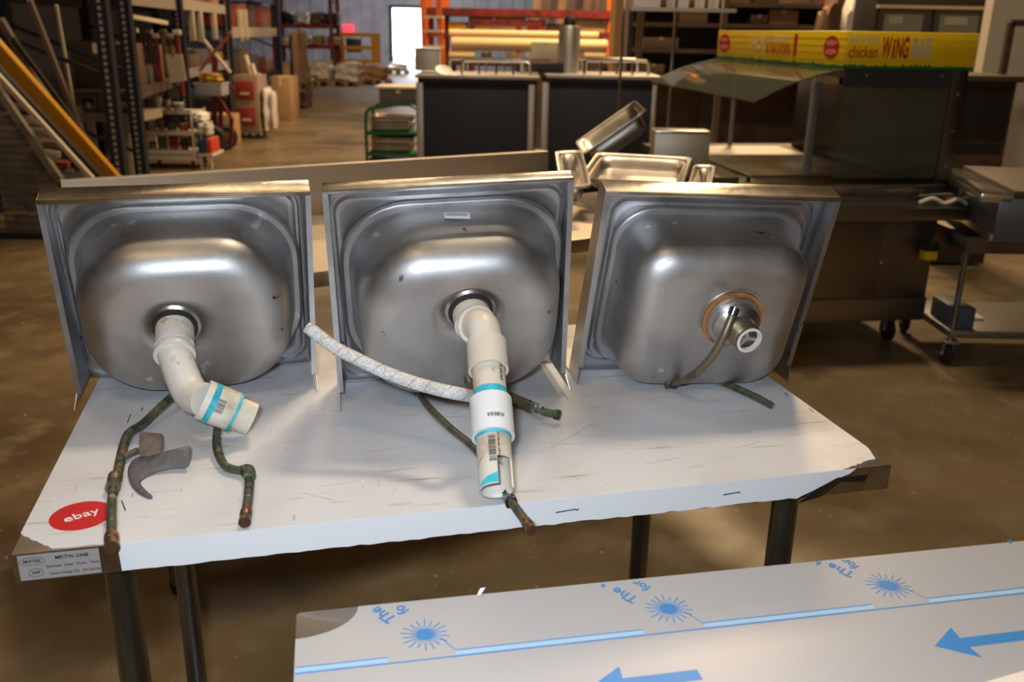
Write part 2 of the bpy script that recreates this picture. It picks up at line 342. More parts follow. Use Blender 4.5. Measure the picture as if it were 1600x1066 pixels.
def make_sink(key, label, x, y, yaw, lean, roll, W, H, nt, nb, tp, bowl, panel, drain):
    M = Matrix.Translation((x, y, TZ + .003)) @ Rm(yaw, lean, roll); SK[key] = M
    s = root('hand_sink', label, 'sink', M, 'three upended hand sinks on the white table')
    tlean = math.tan(math.radians(lean)); th = .0014
    bx, bz, bw, bh, br, D, fr, fi = bowl; pcx, pcz, pw, ph, pr = panel
    X = lambda z: tp * (1 - z / H)                                  # edges taper
    # deck plate with pressed panel
    mb = MB(M); ls = []
    def L(cx, cz, hw, hh, r, n): ls.append([Vector((px, -n, pz)) for px, pz in rr(cx, cz, hw, hh, r)])
    L(W / 2, H / 2, W / 2 - .001, H / 2 - .001, .004, 0)
    L(pcx, pcz, min(pw + .009, W / 2 - .003), ph + .009, pr + .008, 0.000)
    L(pcx, pcz, pw + .006, ph + .006, pr + .006, -.0050)
    L(pcx, pcz, pw + .001, ph + .001, pr + .001, -.0050)
    L(pcx, pcz, pw - .003, ph - .003, pr - .003, .0016)
    L(pcx, pcz, pw - .006, ph - .006, pr - .006, .0014)
    L(bx, bz, bw + .016, bh + .016, br + .012, .0014)
    for l in ls[:1] + ls[-1:]:
        for v in l: v.x = v.x + X(v.z) * (1 if v.x < W / 2 else -1) * (1 if l is ls[0] else 0)
    loops(mb, ls)
    dk = mb.build('deck', DECK, s)
    mod = dk.modifiers.new('sheet', 'SOLIDIFY'); mod.thickness = .001; mod.offset = 1
    # bowl
    mb = MB(M); ls = []
    L(bx, bz, bw + .0165, bh + .0165, br + .012, .0010)
    L(bx, bz, bw + .011, bh + .011, br + .008, .0052)
    L(bx, bz, bw + .003, bh + .003, br + .003, .0042)
    L(bx, bz, bw, bh, br, .008)
    dr = .006                                                        # draft
    bg = .006 if br > .08 else .003
    def L(cx, cz, hw, hh, r, n): ls.append([Vector((px, -n, pz)) for px, pz in bulge(rr(cx, cz, hw - bg, hh - bg, r), cx, cz, hw - bg, hh - bg, bg)])
    nW = 5
    for i in range(1, nW + 1):
        f = i / nW; L(bx, bz, bw - dr * f, bh - dr * f, br, .008 + (D - fr - .008) * f)
    for i in range(1, 10):
        a = PI / 2 * i / 9; L(bx, bz, bw - dr - fi * (1 - math.cos(a)), bh - dr - fi * (1 - math.cos(a)), max(br - fi * (1 - math.cos(a)) * .6, .02), D - fr + fr * math.sin(a))
    n0 = len(ls[0]); dx, dz = drain; last = ls[-1]
    for f in (.35, .7, 1.0):
        new = []
        for i, v in enumerate(last):
            d = Vector((v.x - dx, 0, v.z - dz)); R = .040
            tgt = Vector((dx, -D - .001, dz)) + d.normalized() * R
            q = v.lerp(tgt, f); q.y = -D - .001 * f
            new.append(q)
        ls.append(new)
    loops(mb, ls)
    bo = mb.build('bowl', BOWL, s)
    mod = bo.modifiers.new('sheet', 'SOLIDIFY'); mod.thickness = .001; mod.offset = 1
    # front rim, side flanges, back splash
    mb = MB(M); mb.box(0, W, -nt, .0005, H, H + th); mb.box(0, W, -nt - th, -nt, H - .006, H + th)
    mb.build('front_rim', RIM, s, bevel=.0006)
    for sx in (0, 1):
        def fx(z): return X(z) if sx == 0 else W - X(z)
        zb = nb * tlean + .0
        k1 = .13
        poly = [(0, H), (-nt, H), (-(nt + (nb - nt) * .62), H * k1), (-nb, zb), (-nb + .006, zb - .006 * tlean), (0, 0)]
        P = [Vector((fx(max(z, 0)), n, z)) for n, z in poly]
        mb = MB(M); mb.prism(P, (th if sx == 0 else -th, 0, 0))
        # thin turned-in hem
        q = [Vector((fx(max(z, 0)), n, z)) for n, z in poly[1:4]]
        for a, b in ((q[0], q[1]),):
            mb.bar(a + Vector((.004 if sx == 0 else -.004, .0005, 0)), b + Vector((.004 if sx == 0 else -.004, .0005, 0)), .009, .0012, up=(0, 1, 0))
        mb.build('side_flange', DECK, s)
    # back splash lying on the table behind
    c, sn = math.cos(math.radians(-lean)), math.sin(math.radians(-lean))
    q = lambda x, y, z=0: Vector((x, y * c - z * sn, y * sn + z * c))
    mb = MB(M); mb.prism([q(tp, 0), q(W - tp, 0), q(W - tp, .125), q(tp, .125)], q(0, 0, th)); mb.build('backsplash', DECK, s)
    return s, M
def W3(key, x, n, z): return SK[key] @ Vector((x, -n, z))
def axis(key): return (SK[key].to_3x3() @ Vector((0, -1, 0))).normalized()

s1, M1 = make_sink(1, 'left upended hand sink with a white elbow drain pipe bending right', -.7741, 1.5513, 15.21, 16.73, -.6, .4154, .3778, .0426, .1458, .009,
    (.203, .180, .174, .150, .100, .135, .056, .050), (.2, .188, .188, .172, .030), (.185, .192))
s2, M2 = make_sink(2, 'middle upended hand sink with a long white drain pipe and a barcode sticker', -.3106, 1.5616, 11.99, 21.71, -2.44, .3928, .4143, .0216, .1267, -.004,
    (.205, .200, .171, .160, .100, .130, .055, .050), (.198, .203, .184, .186, .030), (.214, .250))
s3, M3 = make_sink(3, 'right upended hand sink with squarer bowl, bare strainer and no drain pipe', .1083, 1.6441, 9.02, 16.75, 2.2, .416, .396, .0428, .0701, .0007,
    (.214, .186, .162, .150, .060, .125, .042, .046), (.210, .198, .180, .165, .028), (.236, .205))

def drain_flange(key, s, D, dr, big=.042):
    c = W3(key, dr[0], D, dr[1]); a = axis(key)
    f = MB().lathe(c, a, [(.030, .004), (big - .006, .005), (big, .001), (big, -.002)], 36).build('drain_flange', RIM, s)
    MB().lathe(c, a, [(.024, .011), (.034, .011), (.036, .004), (.024, .004)], 36).build('gasket', RUBBER, f)
    return c, a, f
def collar(a, b, r, th=.0025, mb=None):
    mb = mb or MB(); a = Vector(a); b = Vector(b); L = (b - a).length
    return mb.lathe(a, b - a, [(r - .004, 0), (r, 0), (r + .0, L), (r - th - .002, L), (r - th - .002, L - .004)], 30)
# ---- sink 1 drain pipe
c1, ax1, f1 = drain_flange(1, s1, .135, (.185, .192))
e0 = c1 + ax1 * .045
E1 = at(273, 553, e0.y - .012); E2 = at(296, 612, e0.y - .050); En = G(393, 655, TZ + .034)
K = at(322, 626, E2.y - .03)
path = curve_pts([c1 + ax1 * .006, e0 + Vector((0, 0, -.008)), E1, E2, K], 8)
dp = MB().tube(path, .0265, 24).build('drain_pipe', PVC, s1, label='stained white plastic elbow with teal glue bands')
collar(c1 + ax1 * .006, E1 * .75 + c1 * .25, .0300).build('nut_collar', PVC, dp)
MB().lathe(E1, (E1 - c1), [(.0265, -.004), (.032, -.004), (.032, .004), (.0265, .004)], 30).build('bead_ring', PVC, dp)
dd = (En - K).normalized(); Lc = (En - K).length
collar(K - dd * .006, K + dd * Lc * .60, .0315).build('coupling', PVC, dp)
MB().lathe(K + dd * .004, dd, [(.0313, 0), (.0322, .001), (.0322, .009), (.0313, .010)], 30).build('primer_band', PRIMER, dp)
MB().lathe(K + dd * Lc * .575, dd, [(.0313, 0), (.0321, 0), (.0321, .0045), (.0313, .0045)], 30).build('primer_band', PRIMER, dp)
mb = MB().lathe(K + dd * Lc * .5, dd, [(.0262, 0), (.0262, Lc * .5), (.0222, Lc * .5), (.0222, 0)], 30); mb.build('pipe_end', PVC, dp)
def barcode(c, d, r, toward, name_parent, W=.022, H=.012, along=True, rad=None):
    """little barcode wrapped on a cylinder of radius r: c centre on axis, d axis, toward the viewer"""
    o = (toward - d * toward.dot(d)).normalized(); sd = d.cross(o)
    mb = MB(); n = 18; x = -W / 2; rnd = random.Random(3)
    def pt(u, v, rr_): # u along the axis, v around
        a = v / r; return c + d * u + (o * math.cos(a) + sd * math.sin(a)) * rr_
    while x < W / 2:
        w = rnd.choice((.0005, .0008, .0013))
        if along: # bars run around
            for k in range(3):
                v0 = -H / 2 + H * k / 3; v1 = v0 + H / 3
                mb.add([pt(x, v0, r + .0004), pt(x + w, v0, r + .0004), pt(x + w, v1, r + .0004), pt(x, v1, r + .0004)], [(0, 1, 2, 3)])
        else:
            mb.add([pt(-H / 2, x, r + .0004), pt(H / 2, x, r + .0004), pt(H / 2, x + w, r + .0004), pt(-H / 2, x + w, r + .0004)], [(0, 1, 2, 3)])
        x += w + rnd.choice((.0005, .0008, .0011))
    return mb.build('barcode', INK, name_parent)
CAMP = Vector((0, 0, CAMZ))
cc = K + dd * Lc * .27
barcode(cc, dd, .0315, (CAMP - cc), dp, W=.022, H=.012, along=False)
def arctext(body, size, c, d, r, toward, parent, shift=0, flip=1, m=None):
    o = (toward - d * toward.dot(d)).normalized(); sd = d.cross(o)
    return text(body, size, basis(c + o * (r + .0003) + sd * shift, d * flip, sd * flip), m or INK, 'lettering', parent, ext=.0003)

# ---- sink 2 drain pipe
c2, ax2, f2 = drain_flange(2, s2, .130, (.214, .250))
g0 = c2 + ax2 * .035
B1 = at(754, 512, g0.y - .035); B2 = at(761, 545, B1.y - .03); Bn = G(776, 762, TZ + .030)
path = curve_pts([c2 + ax2 * .006, g0, B1, B2], 8)
dp2 = MB().tube(path, .0255, 24).build('drain_pipe', PVC, s2, label='long straight white plastic drain pipe hanging to the table')
collar(c2 + ax2 * .004, g0 + ax2 * .004, .0300).build('nut_collar', PVC, dp2)
MB().lathe(g0 + (B1 - g0) * .3, (B1 - g0), [(.0255, -.003), (.031, -.003), (.031, .003), (.0255, .003)], 30).build('bead_ring', PVC, dp2)
d2 = (Bn - B2).normalized(); L2 = (Bn - B2).length
collar(B2 - d2 * .01, B2 + d2 * .040, .0300).build('coupling', PVC, dp2)
MB().lathe(B2 + d2 * .03, d2, [(.0242, 0), (.0242, L2 * .5)], 30).build('pipe_section', PVC, dp2)
f_p = .335
MB().lathe(B2 + d2 * L2 * f_p, d2, [(.0243, 0), (.0247, .002), (.0247, .022), (.0243, .022)], 30).build('primer_band', PRIMER, dp2)
collar(B2 + d2 * L2 * .40, B2 + d2 * L2 * .665, .0305).build('coupling', PVCW, dp2)
MB().lathe(B2 + d2 * L2 * .665, d2, [(.0240, 0), (.0252, 0), (.0252, .004), (.0240, .004)], 30).build('primer_band', PRIMER, dp2)
# last length, cut away on the right near its end
ps = B2 + d2 * L2 * .60; Lp = L2 * .42; o2 = (CAMP - ps); o2 = (o2 - d2 * o2.dot(d2)).normalized(); sd2 = d2.cross(o2)
if sd2.x < 0: sd2 = -sd2
mb = MB(); n = 40; rows = 16; vs = []; fs = []
for i in range(rows + 1):
    for k in range(n):
        a = 2 * PI * k / n; vs.append(ps + d2 * (Lp * i / rows) + (o2 * math.cos(a) + sd2 * math.sin(a)) * .0242)
for i in range(rows):
    for k in range(n):
        a = 2 * PI * (k + .5) / n
        cut = (i >= 9 and math.radians(8) < a < math.radians(8 + 62))
        if not cut: fs.append((i * n + k, i * n + (k + 1) % n, (i + 1) * n + (k + 1) % n, (i + 1) * n + k))
mb.add(vs, fs, True); pe = mb.build('cut_pipe_end', PVC, dp2, label='notched pipe end with teal glue at the rim')
md = pe.modifiers.new('wall', 'SOLIDIFY'); md.thickness = .003; md.offset = -1
mb = MB(); vs = []; fs = []
for i in range(4):
    for k in range(9):
        a = math.radians(-62 + 70 * k / 8); hh = .002 + .014 * (k / 8) ** .7
        vs.append(ps + d2 * (Lp - .001 - hh * (1 - i / 3)) + (o2 * math.cos(a) + sd2 * math.sin(a)) * .0247)
for i in range(3):
    for k in range(8): fs.append((i * 9 + k, i * 9 + k + 1, (i + 1) * 9 + k + 1, (i + 1) * 9 + k))
mb.add(vs, fs, True).build('primer_smear', PRIMER, dp2)
cc = B2 + d2 * L2 * .60
barcode(cc - d2 * .006, d2, .0305, CAMP - cc + Vector((.25, 0, 0)), dp2, W=.024, H=.006, along=False)
barcode(B2 + d2 * L2 * .79, d2, .0243, CAMP - cc - Vector((.1, 0, 0)), dp2, W=.040, H=.010, along=True)
arctext('PVC NSF-PW  MADE IN USA', .0042, B2 + d2 * L2 * .79, d2, .0243, CAMP - cc + Vector((.35, 0, 0)), dp2)
arctext('NON PRESS', .0085, B2 + d2 * L2 * .2, d2, .0240, CAMP - cc + Vector((1.15, 0, 0)), dp2, flip=-1)
# sticker on sink 2's bowl
bpy.context.view_layer.update()
def hit(o, px, py):
    inv = o.matrix_world.inverted(); org = inv @ Vector((0, 0, CAMZ)); d = (inv.to_3x3() @ ray(px, py)).normalized()
    ok, p, n, i = o.ray_cast(org, d)
    if n.dot(d) > 0: n = -n
    return o.matrix_world @ p, (o.matrix_world.to_3x3() @ n).normalized()
bowl2 = [k for k in s2.children if k.name.startswith('bowl')][0]; BM2 = s2.matrix_world
def patch(parent, corners, nu, nv, off, m, name, u0=0, u1=1, v0=0, v1=1):
    mb = MB(); vs = []
    for j in range(nv + 1):
        for i in range(nu + 1):
            u = u0 + (u1 - u0) * i / nu; v = v0 + (v1 - v0) * j / nv
            px = (corners[0][0] * (1 - u) + corners[1][0] * u) * (1 - v) + (corners[3][0] * (1 - u) + corners[2][0] * u) * v
            py = (corners[0][1] * (1 - u) + corners[1][1] * u) * (1 - v) + (corners[3][1] * (1 - u) + corners[2][1] * u) * v
            p, n = hit(parent, px, py); vs.append(p + n * off)
    mb.add(vs, [(j * (nu + 1) + i, j * (nu + 1) + i + 1, (j + 1) * (nu + 1) + i + 1, (j + 1) * (nu + 1) + i) for j in range(nv) for i in range(nu)], True)
    return mb.build(name, m, parent)
MW[bowl2.name] = SK[2]
cn = [(694, 334), (733, 334), (735, 344), (695, 343)]
sk = patch(bowl2, cn, 8, 3, .0022, WHITE, 'barcode_sticker')
rn = random.Random(2); u = .06
while u < .94:
    w_ = rn.uniform(.01, .03); patch_ = None
    patch(bowl2, cn, 1, 1, .0026, INK, 'barcode_bar', u, u + w_, .12, .55); u += w_ + rn.uniform(.012, .03)

# ---- sink 3 strainer
c3, ax3 = W3(3, .236, .125, .205), axis(3)
f3 = MB().lathe(c3, ax3, [(.0, .001), (.058, .001), (.058, .003), (.0, .003)], 44).build('drain_flange', RIM, s3)
pl = [W3(3, x, .127, z) for x, z in ((.186, .205), (.170, .120), (.182, .116), (.236, .150), (.286, .205), (.236, .258))]
MB().prism(pl, ax3 * .0012).build('mount_plate', BOWL, s3)
MB().lathe(c3, ax3, [(.045, .003), (.054, .003), (.054, .0065), (.045, .0065)], 44).build('gasket', mat('orange_gasket', (.42, .17, .05), .5, 0, [((.2, .09, .04), 30, .5, .6)]), f3)
MB().lathe(c3, ax3, [(.0, .007), (.048, .007), (.046, .013), (.040, .014), (.040, .026), (.028, .036), (.0, .036)], 44).build('strainer_body', STEEL, f3)
tt = c3 + ax3 * .036; td = (at(1176, 519, tt.y - .03) - tt).normalized()
td = (ax3 * .95 + Vector((.16, 0, .05))).normalized()
prof = [(.020, 0), (.025, .002)]
for i in range(7): prof += [(.0245, .004 + i * .004), (.0228, .006 + i * .004)]
prof += [(.024, .034), (.0195, .034), (.018, .020), (0, .020)]
MB().lathe(tt, td, prof, 36).build('threaded_tail', BRASS, f3)
MB().lathe(tt + td * .033, td, [(.0195, -.004), (.0225, -.002), (.0228, .003), (.0185, .003), (.0175, -.004)], 24).build('sealant_ring', PVCW, f3)
mb = MB(); 
for a in (0, 1, 2):
    u = td.orthogonal().normalized(); v = td.cross(u); aa = a * PI / 1.5; q = u * math.cos(aa) + v * math.sin(aa)
    mb.bar(tt + td * .026, tt + td * .026 + q * .0175, .005, .006, up=td)
mb.build('strainer_spider', LABELW, f3)
# ---- rigid tubes of the faucets
def rtube(name, m, s, pts, r, n=10, label=None):
    return MB().tube(curve_pts(pts, 8), r, n).build(name, m, s, label=label)
def g(px, py, h): return G(px, py, TZ + h)
def fitting(a, b, r, m, parent, name='fitting', hexn=14):
    a = Vector(a); b = Vector(b); L = (b - a).length
    return MB().lathe(a, b - a, [(0, 0), (r, 0), (r, L * .35), (r * .86, L * .4), (r * .86, L * .6), (r, L * .65), (r, L), (0, L)], hexn, hexn > 8).build(name, m, parent)
R1 = .0072
ta = rtube('supply_tube', PATINA, s1, [g(262, 628, .035) + Vector((0, .05, 0)), g(246, 641, .020), g(222, 664, .012), g(203, 676, .010), g(194, 694, .009), g(186, 730, .009), g(181, 756, .009)], R1, label='long green corroded tube reaching the front edge')
rtube('lower_tube', PATINA, ta, [g(176, 762, .010), g(174, 800, .010), g(174, 846, .010)], .0062)
fitting(g(180, 745, .010), g(176, 764, .010), .0100, BRASS, ta); fitting(g(174, 838, .010), g(174, 856, .010), .0088, COPPER, ta)
tb = rtube('supply_tube', PATINA, s1, [g(342, 655, .03), g(338, 686, .018), g(340, 706, .012), g(350, 726, .009), g(362, 733, .009), g(380, 736, .010)], .0062, label='short green tube with an elbow and a copper end')
MB().tube(curve_pts([g(378, 737, .010), g(388, 735, .010), g(390, 746, .010)], 5), .0088, 12).build('elbow', PATINA, tb)
rtube('lower_tube', PATINA, tb, [g(390, 744, .010), g(388, 775, .010), g(384, 806, .010)], .0066)
fitting(g(384.5, 800, .010), g(382, 817, .010), .0078, COPPER, tb)
tc_ = rtube('supply_tube', BRASS, s2, [g(640, 600, .022) + Vector((0, .03, 0)), g(652, 610, .016), g(668, 634, .012), g(700, 666, .009), g(745, 705, .008), g(785, 765, .008)], .0060, label='bronze tube running behind the drain pipe')
fitting(g(638, 603, .020), g(654, 612, .016), .0092, BRASS, tc_)
fitting(g(789, 768, .011), g(799, 786, .010), .0094, GALV, tc_, hexn=6)
rtube('tube_end', PATINA, tc_, [g(797, 782, .010), g(812, 803, .009), g(828, 825, .009)], .0060)
fitting(g(822, 816, .010), g(831, 830, .010), .0074, COPPER, tc_)
fitting(at(726, 575, 1.47), at(735, 602, 1.43), .008, BRASS, s2, 'valve_stub')
y3 = (c3 + ax3 * .06).y
td_ = rtube('supply_tube', BRASS, s3, [at(1148, 482, y3), at(1131, 525, y3 - .01), at(1110, 560, y3), at(1080, 588, y3 + .03), g(1048, 598, .016), g(1025, 588, .02), g(1005, 578, .03) + Vector((0, .04, 0))], .0068, 12, label='grey green tube curling up over the strainer')
fitting(g(1056, 598, .018), g(1040, 598, .018), .0110, PATINA, td_)
tq = at(1148, 482, y3); tdir = (tq - at(1131, 525, y3 - .01)).normalized()
MB().lathe(tq - tdir * .012, tdir, [(.0069, 0), (.0082, .001), (.0082, .014), (.005, .014), (.005, .008), (0, .008)], 16).build('tube_mouth', GALV, td_)
te = rtube('supply_tube', PATINA, s3, [g(1085, 575, .02), g(1100, 586, .012), g(1140, 602, .009), g(1180, 620, .008), g(1206, 634, .008)], .0062, label='straight dark tube lying to the right')
fitting(g(1094, 581, .014), g(1106, 589, .012), .0100, BRASS, te)

# ---- braided hose
hp = [at(481, 511, 1.30), at(520, 541, 1.285), at(560, 562, 1.275), at(605, 583, 1.265), at(660, 602, 1.25), at(720, 616, 1.235), g(790, 626, .022), g(812, 628, .018)]
hs = root('braided_hose', 'white braided hose with red tracer threads slung in front of the middle sink', 'hose', g(812, 628, 0))
cp = curve_pts(hp, 10)
MB().tube(cp, .0098, 18).build('hose_body', HOSE, hs)
mb = MB()
tot = [0]
for i in range(1, len(cp)): tot.append(tot[-1] + (cp[i] - cp[i - 1]).length)
def on(sv):
    for i in range(1, len(cp)):
        if tot[i] >= sv: 
            f = (sv - tot[i - 1]) / (tot[i] - tot[i - 1]); return cp[i - 1].lerp(cp[i], f), (cp[i] - cp[i - 1]).normalized()
    return cp[-1], (cp[-1] - cp[-2]).normalized()
pts = []; N = 300
for i in range(N):
    sv = tot[-1] * i / (N - 1); p, d = on(sv); x = d.cross(Vector((0, 0, 1))).normalized(); y = x.cross(d); a = sv / .030 * 2 * PI
    pts.append(p + (x * math.cos(a) + y * math.sin(a)) * .0099)
MB().tube(pts, .0004, 4).build('tracer_thread', mat('red_thread', (.45, .06, .05), .6), hs)
h1, h2, h3, h4 = g(796, 622, .020), g(838, 640, .018), g(846, 643, .018), g(874, 649, .018)
pr = [(.0098, 0)]; L = (h2 - h1).length
for i in range(6): pr += [(.0112, L * (i + .2) / 6), (.0096, L * (i + .8) / 6)]
MB().lathe(h1, h2 - h1, pr + [(0, L)], 20).build('ferrule', BRASS, hs)
fitting(g(834, 638, .019), g(848, 644, .018), .0118, CHROME, hs, 'hex_nut', 6)
L = (h4 - h3).length
MB().lathe(h3, h4 - h3, [(.0065, 0), (.0065, L * .7), (.0085, L * .75), (.0085, L), (.0055, L), (.0055, L * .6), (0, L * .6)], 20).build('hose_end', PATINA, hs)

# ---- broken grey saddle piece
gp = root('broken_saddle', 'broken curved grey rubber piece lying left on the white table', 'rubber piece', g(240, 730, 0))
def strip(pts, hgt, thk, mb):
    n = len(pts)
    for k in range(n - 1):
        pass
outer = [(238, 781, .003), (214, 772, .003), (200, 755, .003), (197, 730, .004), (206, 716, .012), (230, 708, .022), (262, 703, .028), (290, 697, .030), (299, 690, .034)]
inner = [(241, 777, .002), (231, 770, .002), (223, 761, .002), (219, 754, .002), (228, 748, .002), (243, 739, .004), (262, 735, .005), (284, 733, .006), (298, 735, .006)]
vs = [g(*p) for p in outer] + [g(*p) for p in inner]; n = len(outer)
mb = MB(); mb.add(vs, [(i, i + 1, n + i + 1, n + i) for i in range(n - 1)], True); ob = mb.build('saddle', GREYR, gp)
md = ob.modifiers.new('t', 'SOLIDIFY'); md.thickness = .008; md.offset = 0
md = ob.modifiers.new('s', 'SUBSURF'); md.levels = 2; md.render_levels = 2
tabp = [(218, 674, .03), (235, 676, .03), (251, 677, .028), (252, 686, .030), (251, 708, .026), (236, 712, .024), (218, 714, .020), (216, 692, .024)]
mb = MB(); mb.prism([g(*p) for p in tabp], Vector((0, .006, -.004))).build('broken_tab', mat('brown_grey', (.19, .15, .12), .6, 0, [((.10, .09, .08), 30, .4, .6)], bump=.3), gp, bevel=.001)
mb = MB(); mb.bar(g(217, 703, .010), g(190, 716, .010), .010, .008).build('stub', GREYR, gp, bevel=.002)

# ------------------------------------------------------------------ near table with blue-printed film
yaw2 = math.radians(11.5); C2 = G(462, 957, TZ); N2 = frame((C2.x, C2.y, 0), yaw2)
def l2(px, py): return N2.inverted() @ G(px, py, TZ)
LIGHTF = mat('laser_film', (.43, .44, .47), .34, .15, [((.44, .45, .46), 4, .4, .7)], bump=.02, bscale=8)
nt_ = root('film_wrapped_table', 'stainless worktop in the foreground wrapped in pale film with blue printed arrows', 'table', N2)
rc = .007
tp_ = [Vector((rc + rc * math.cos(a), -rc + rc * math.sin(a), 0)) for a in [PI / 2 + k * PI / 10 for k in range(6)]]
poly = tp_ + [Vector((0, -.75, 0)), Vector((1.5, -.75, 0)), Vector((1.5, 0, 0))]
MB(N2).prism([p + Vector((0, 0, TZ - .040)) for p in poly], (0, 0, .040)).build('table_top', STEEL, nt_, bevel=.002)
q1, q2 = l2(560, 952), l2(462, 1000)
film = [Vector((q1.x, -.0015, 0))] + [Vector((q1.x * math.cos(a) , q2.y * math.sin(a) , 0)) for a in [k * PI / 2 / 8 for k in range(1, 8)]] + [Vector((.001, q2.y, 0)), Vector((.001, -.749, 0)), Vector((1.499, -.749, 0)), Vector((1.499, -.0015, 0))]
film = [Vector((p.x, min(p.y, -.0008), TZ + .0002)) for p in film]
ff = MB(N2).prism(film, (0, 0, .0006)).build('protective_film', LIGHTF, nt_, label='pale grey laser film with blue print')
PZ = TZ + .001
def flat(pts, name, m, dz=0):
    return MB(N2).prism([Vector((p[0], p[1], PZ + dz)) for p in pts], (0, 0, .0002)).build(name, m, ff)
La = l2(712, 1019); Lb = l2(1360, 945); Lc_ = l2(462, 1047); B = [l2(664, 992), l2(1046, 956), l2(1386, 914)]
per = (B[2].x - B[0].x) / 2; ty = (La.y + Lb.y) / 2; dlt = .0095; lw = .0016
print('film print: period', per, 'line y', ty, l2(1100, 978), l2(608, 1028), B, l2(1460, 1011), l2(1493, 984), l2(1526, 1029), l2(1600, 990))
gapx = La.x - B[0].x; ln = l2(1006, 990).x - La.x
for k in range(-1, 3):
    bx = B[0].x + per * k; by = sum(b.y for b in B) / 3
    xs = bx + gapx; xe = xs + ln
    xs_, xe_ = max(xs, .002), min(xe, 1.49)
    # upper stroke
    if xe_ > xs_: 
        flat([(xs_, ty + lw / 2), (xe_, ty + lw / 2), (xe_, ty - lw / 2), (xs_, ty - lw / 2)], 'printed_line', INKB)
        flat([(xs_, ty - lw / 2), (xe_, ty - lw / 2), (xe_, ty - dlt + lw), (xs_, ty - dlt + lw)], 'printed_band', INKL, -.0001)
    x2, x3 = max(xs - (per - ln) - .02, .002), min(xs + per, 1.49)
    if bx > 0:
        mb = MB(N2).lathe((bx, by, PZ), (0, 0, 1), [(0, 0), (.0095, 0), (.0095, .0003), (0, .0003)], 24, False)
        for j in range(18):
            a = 2 * PI * j / 18 + .1
            for r0, r1, w_ in ((.012, .0265, .0013), ):
                u = Vector((math.cos(a), math.sin(a), 0)); r1 = r1 if j % 3 else r1 * .9
                mb.bar(Vector((bx, by, PZ)) + u * .0155, Vector((bx, by, PZ)) + u * r1, w_, .0002)
            a2 = a + PI / 18
            for aa in (a, a2):
                u = Vector((math.cos(aa), math.sin(aa), 0)); mb.bar(Vector((bx, by, PZ)) + u * .0090, Vector((bx, by, PZ)) + u * (.0145 if aa == a else .016), .0007, .0002)
        mb.build('laser_burst', INKB, ff)
        MB(N2).bar((bx + .016, by - .008, PZ), (xs, ty, PZ), .0009, .0002).build('printed_line', INKB, ff)
        for body, ox, oy, cl in (('The', -.035, .036, 0), ('fo', -.0205, .0465, 0)):
            pass
flat([(.002, ty - dlt + lw / 2), (1.49, ty - dlt + lw / 2), (1.49, ty - dlt - lw / 2), (.002, ty - dlt - lw / 2)], 'printed_line', INKB)
for p, q, body in (((627, 948), (580, 975), None),):
    pass
def film_text(body, px, py, dirx, diry, size):
    P = l2(px, py); Q = l2(dirx, diry); d = (Q - P).normalized(); o = N2 @ Vector((P.x, P.y, PZ + .0002))
    X = N2.to_3x3() @ Vector((d.x, d.y, 0)); Y = Vector((-X.y, X.x, 0))
    text(body, size, basis(o, X, Y), INKB, 'lettering', ff, bold=.0002)
film_text('The', 599, 962, 575, 948, .021); film_text('fo', 627, 954, 615, 946, .020)
film_text('The', 976, 931, 950, 918, .021); film_text('for', 1002, 916, 990, 910, .018)
film_text('The', 1314, 892, 1285, 880, .021); film_text('for', 1328, 882, 1318, 876, .018); film_text('b', 1278, 881, 1270, 877, .013); film_text('b', 1577, 847.5, 1570, 845, .012); film_text('b', 942, 916.5, 934, 914, .010)
# arrows
tip = l2(1460, 1011)
def arrow(x, y, L, s=1.0):
    flat([(x, y), (x + .038 * s, y + .026 * s), (x + .036 * s, y + .0075 * s), (x + L, y + .0075 * s), (x + L, y - .0075 * s), (x + .036 * s, y - .0075 * s), (x + .038 * s, y - .026 * s)], 'printed_arrow', INKB)
arrow(tip.x, tip.y, .28)
t2 = l2(917, 1064); arrow(t2.x - .28 * 0, tip.y if abs(t2.y - tip.y) < .03 else t2.y, .115)
for x, y in ((.05, -.05), (1.45, -.05), (.05, -.70), (1.45, -.70)):
    lg = MB(N2).lathe((x, y, .03), (0, 0, 1), [(0, 0), (.0205, 0), (.0205, .82)], 20).build('leg', GALV, nt_)
    MB(N2).lathe((x, y, 0), (0, 0, 1), [(0, 0), (.018, 0), (.023, .01), (.023, .032), (0, .032)], 16).build('foot', BLACK, lg)
# crumpled scrap of film on its back edge
P = l2(745, 929)
mb = MB(N2); mb.add([(P.x, -.002, TZ + .001), (P.x + .007, -.003, TZ + .006), (P.x + .010, -.001, TZ + .009), (P.x + .004, .001, TZ + .007), (P.x + .003, -.005, TZ + .002)], [(0, 1, 3), (1, 2, 3), (0, 4, 1), (4, 2, 1)])
mb.build('film_scrap', WHITE, ff)
# board lying on the near table
BOARD = mat('board', (.74, .68, .58), .55, 0, [((.45, .32, .22), 30, .64, .72)])
p = [G(1515, 1072, TZ + .012), G(1620, 1041, TZ + .012)]; dv = (p[1] - p[0]).normalized(); pn = Vector((dv.y, -dv.x, 0))
o = MB().prism([p[0], p[0] + dv * .25, p[0] + dv * .25 + pn * .2, p[0] + pn * .2], (0, 0, -.0105)).build('white_board', BOARD, bevel=.0015)
tag(o, 'corner of a cream white board lying on the film at the bottom right', 'board')
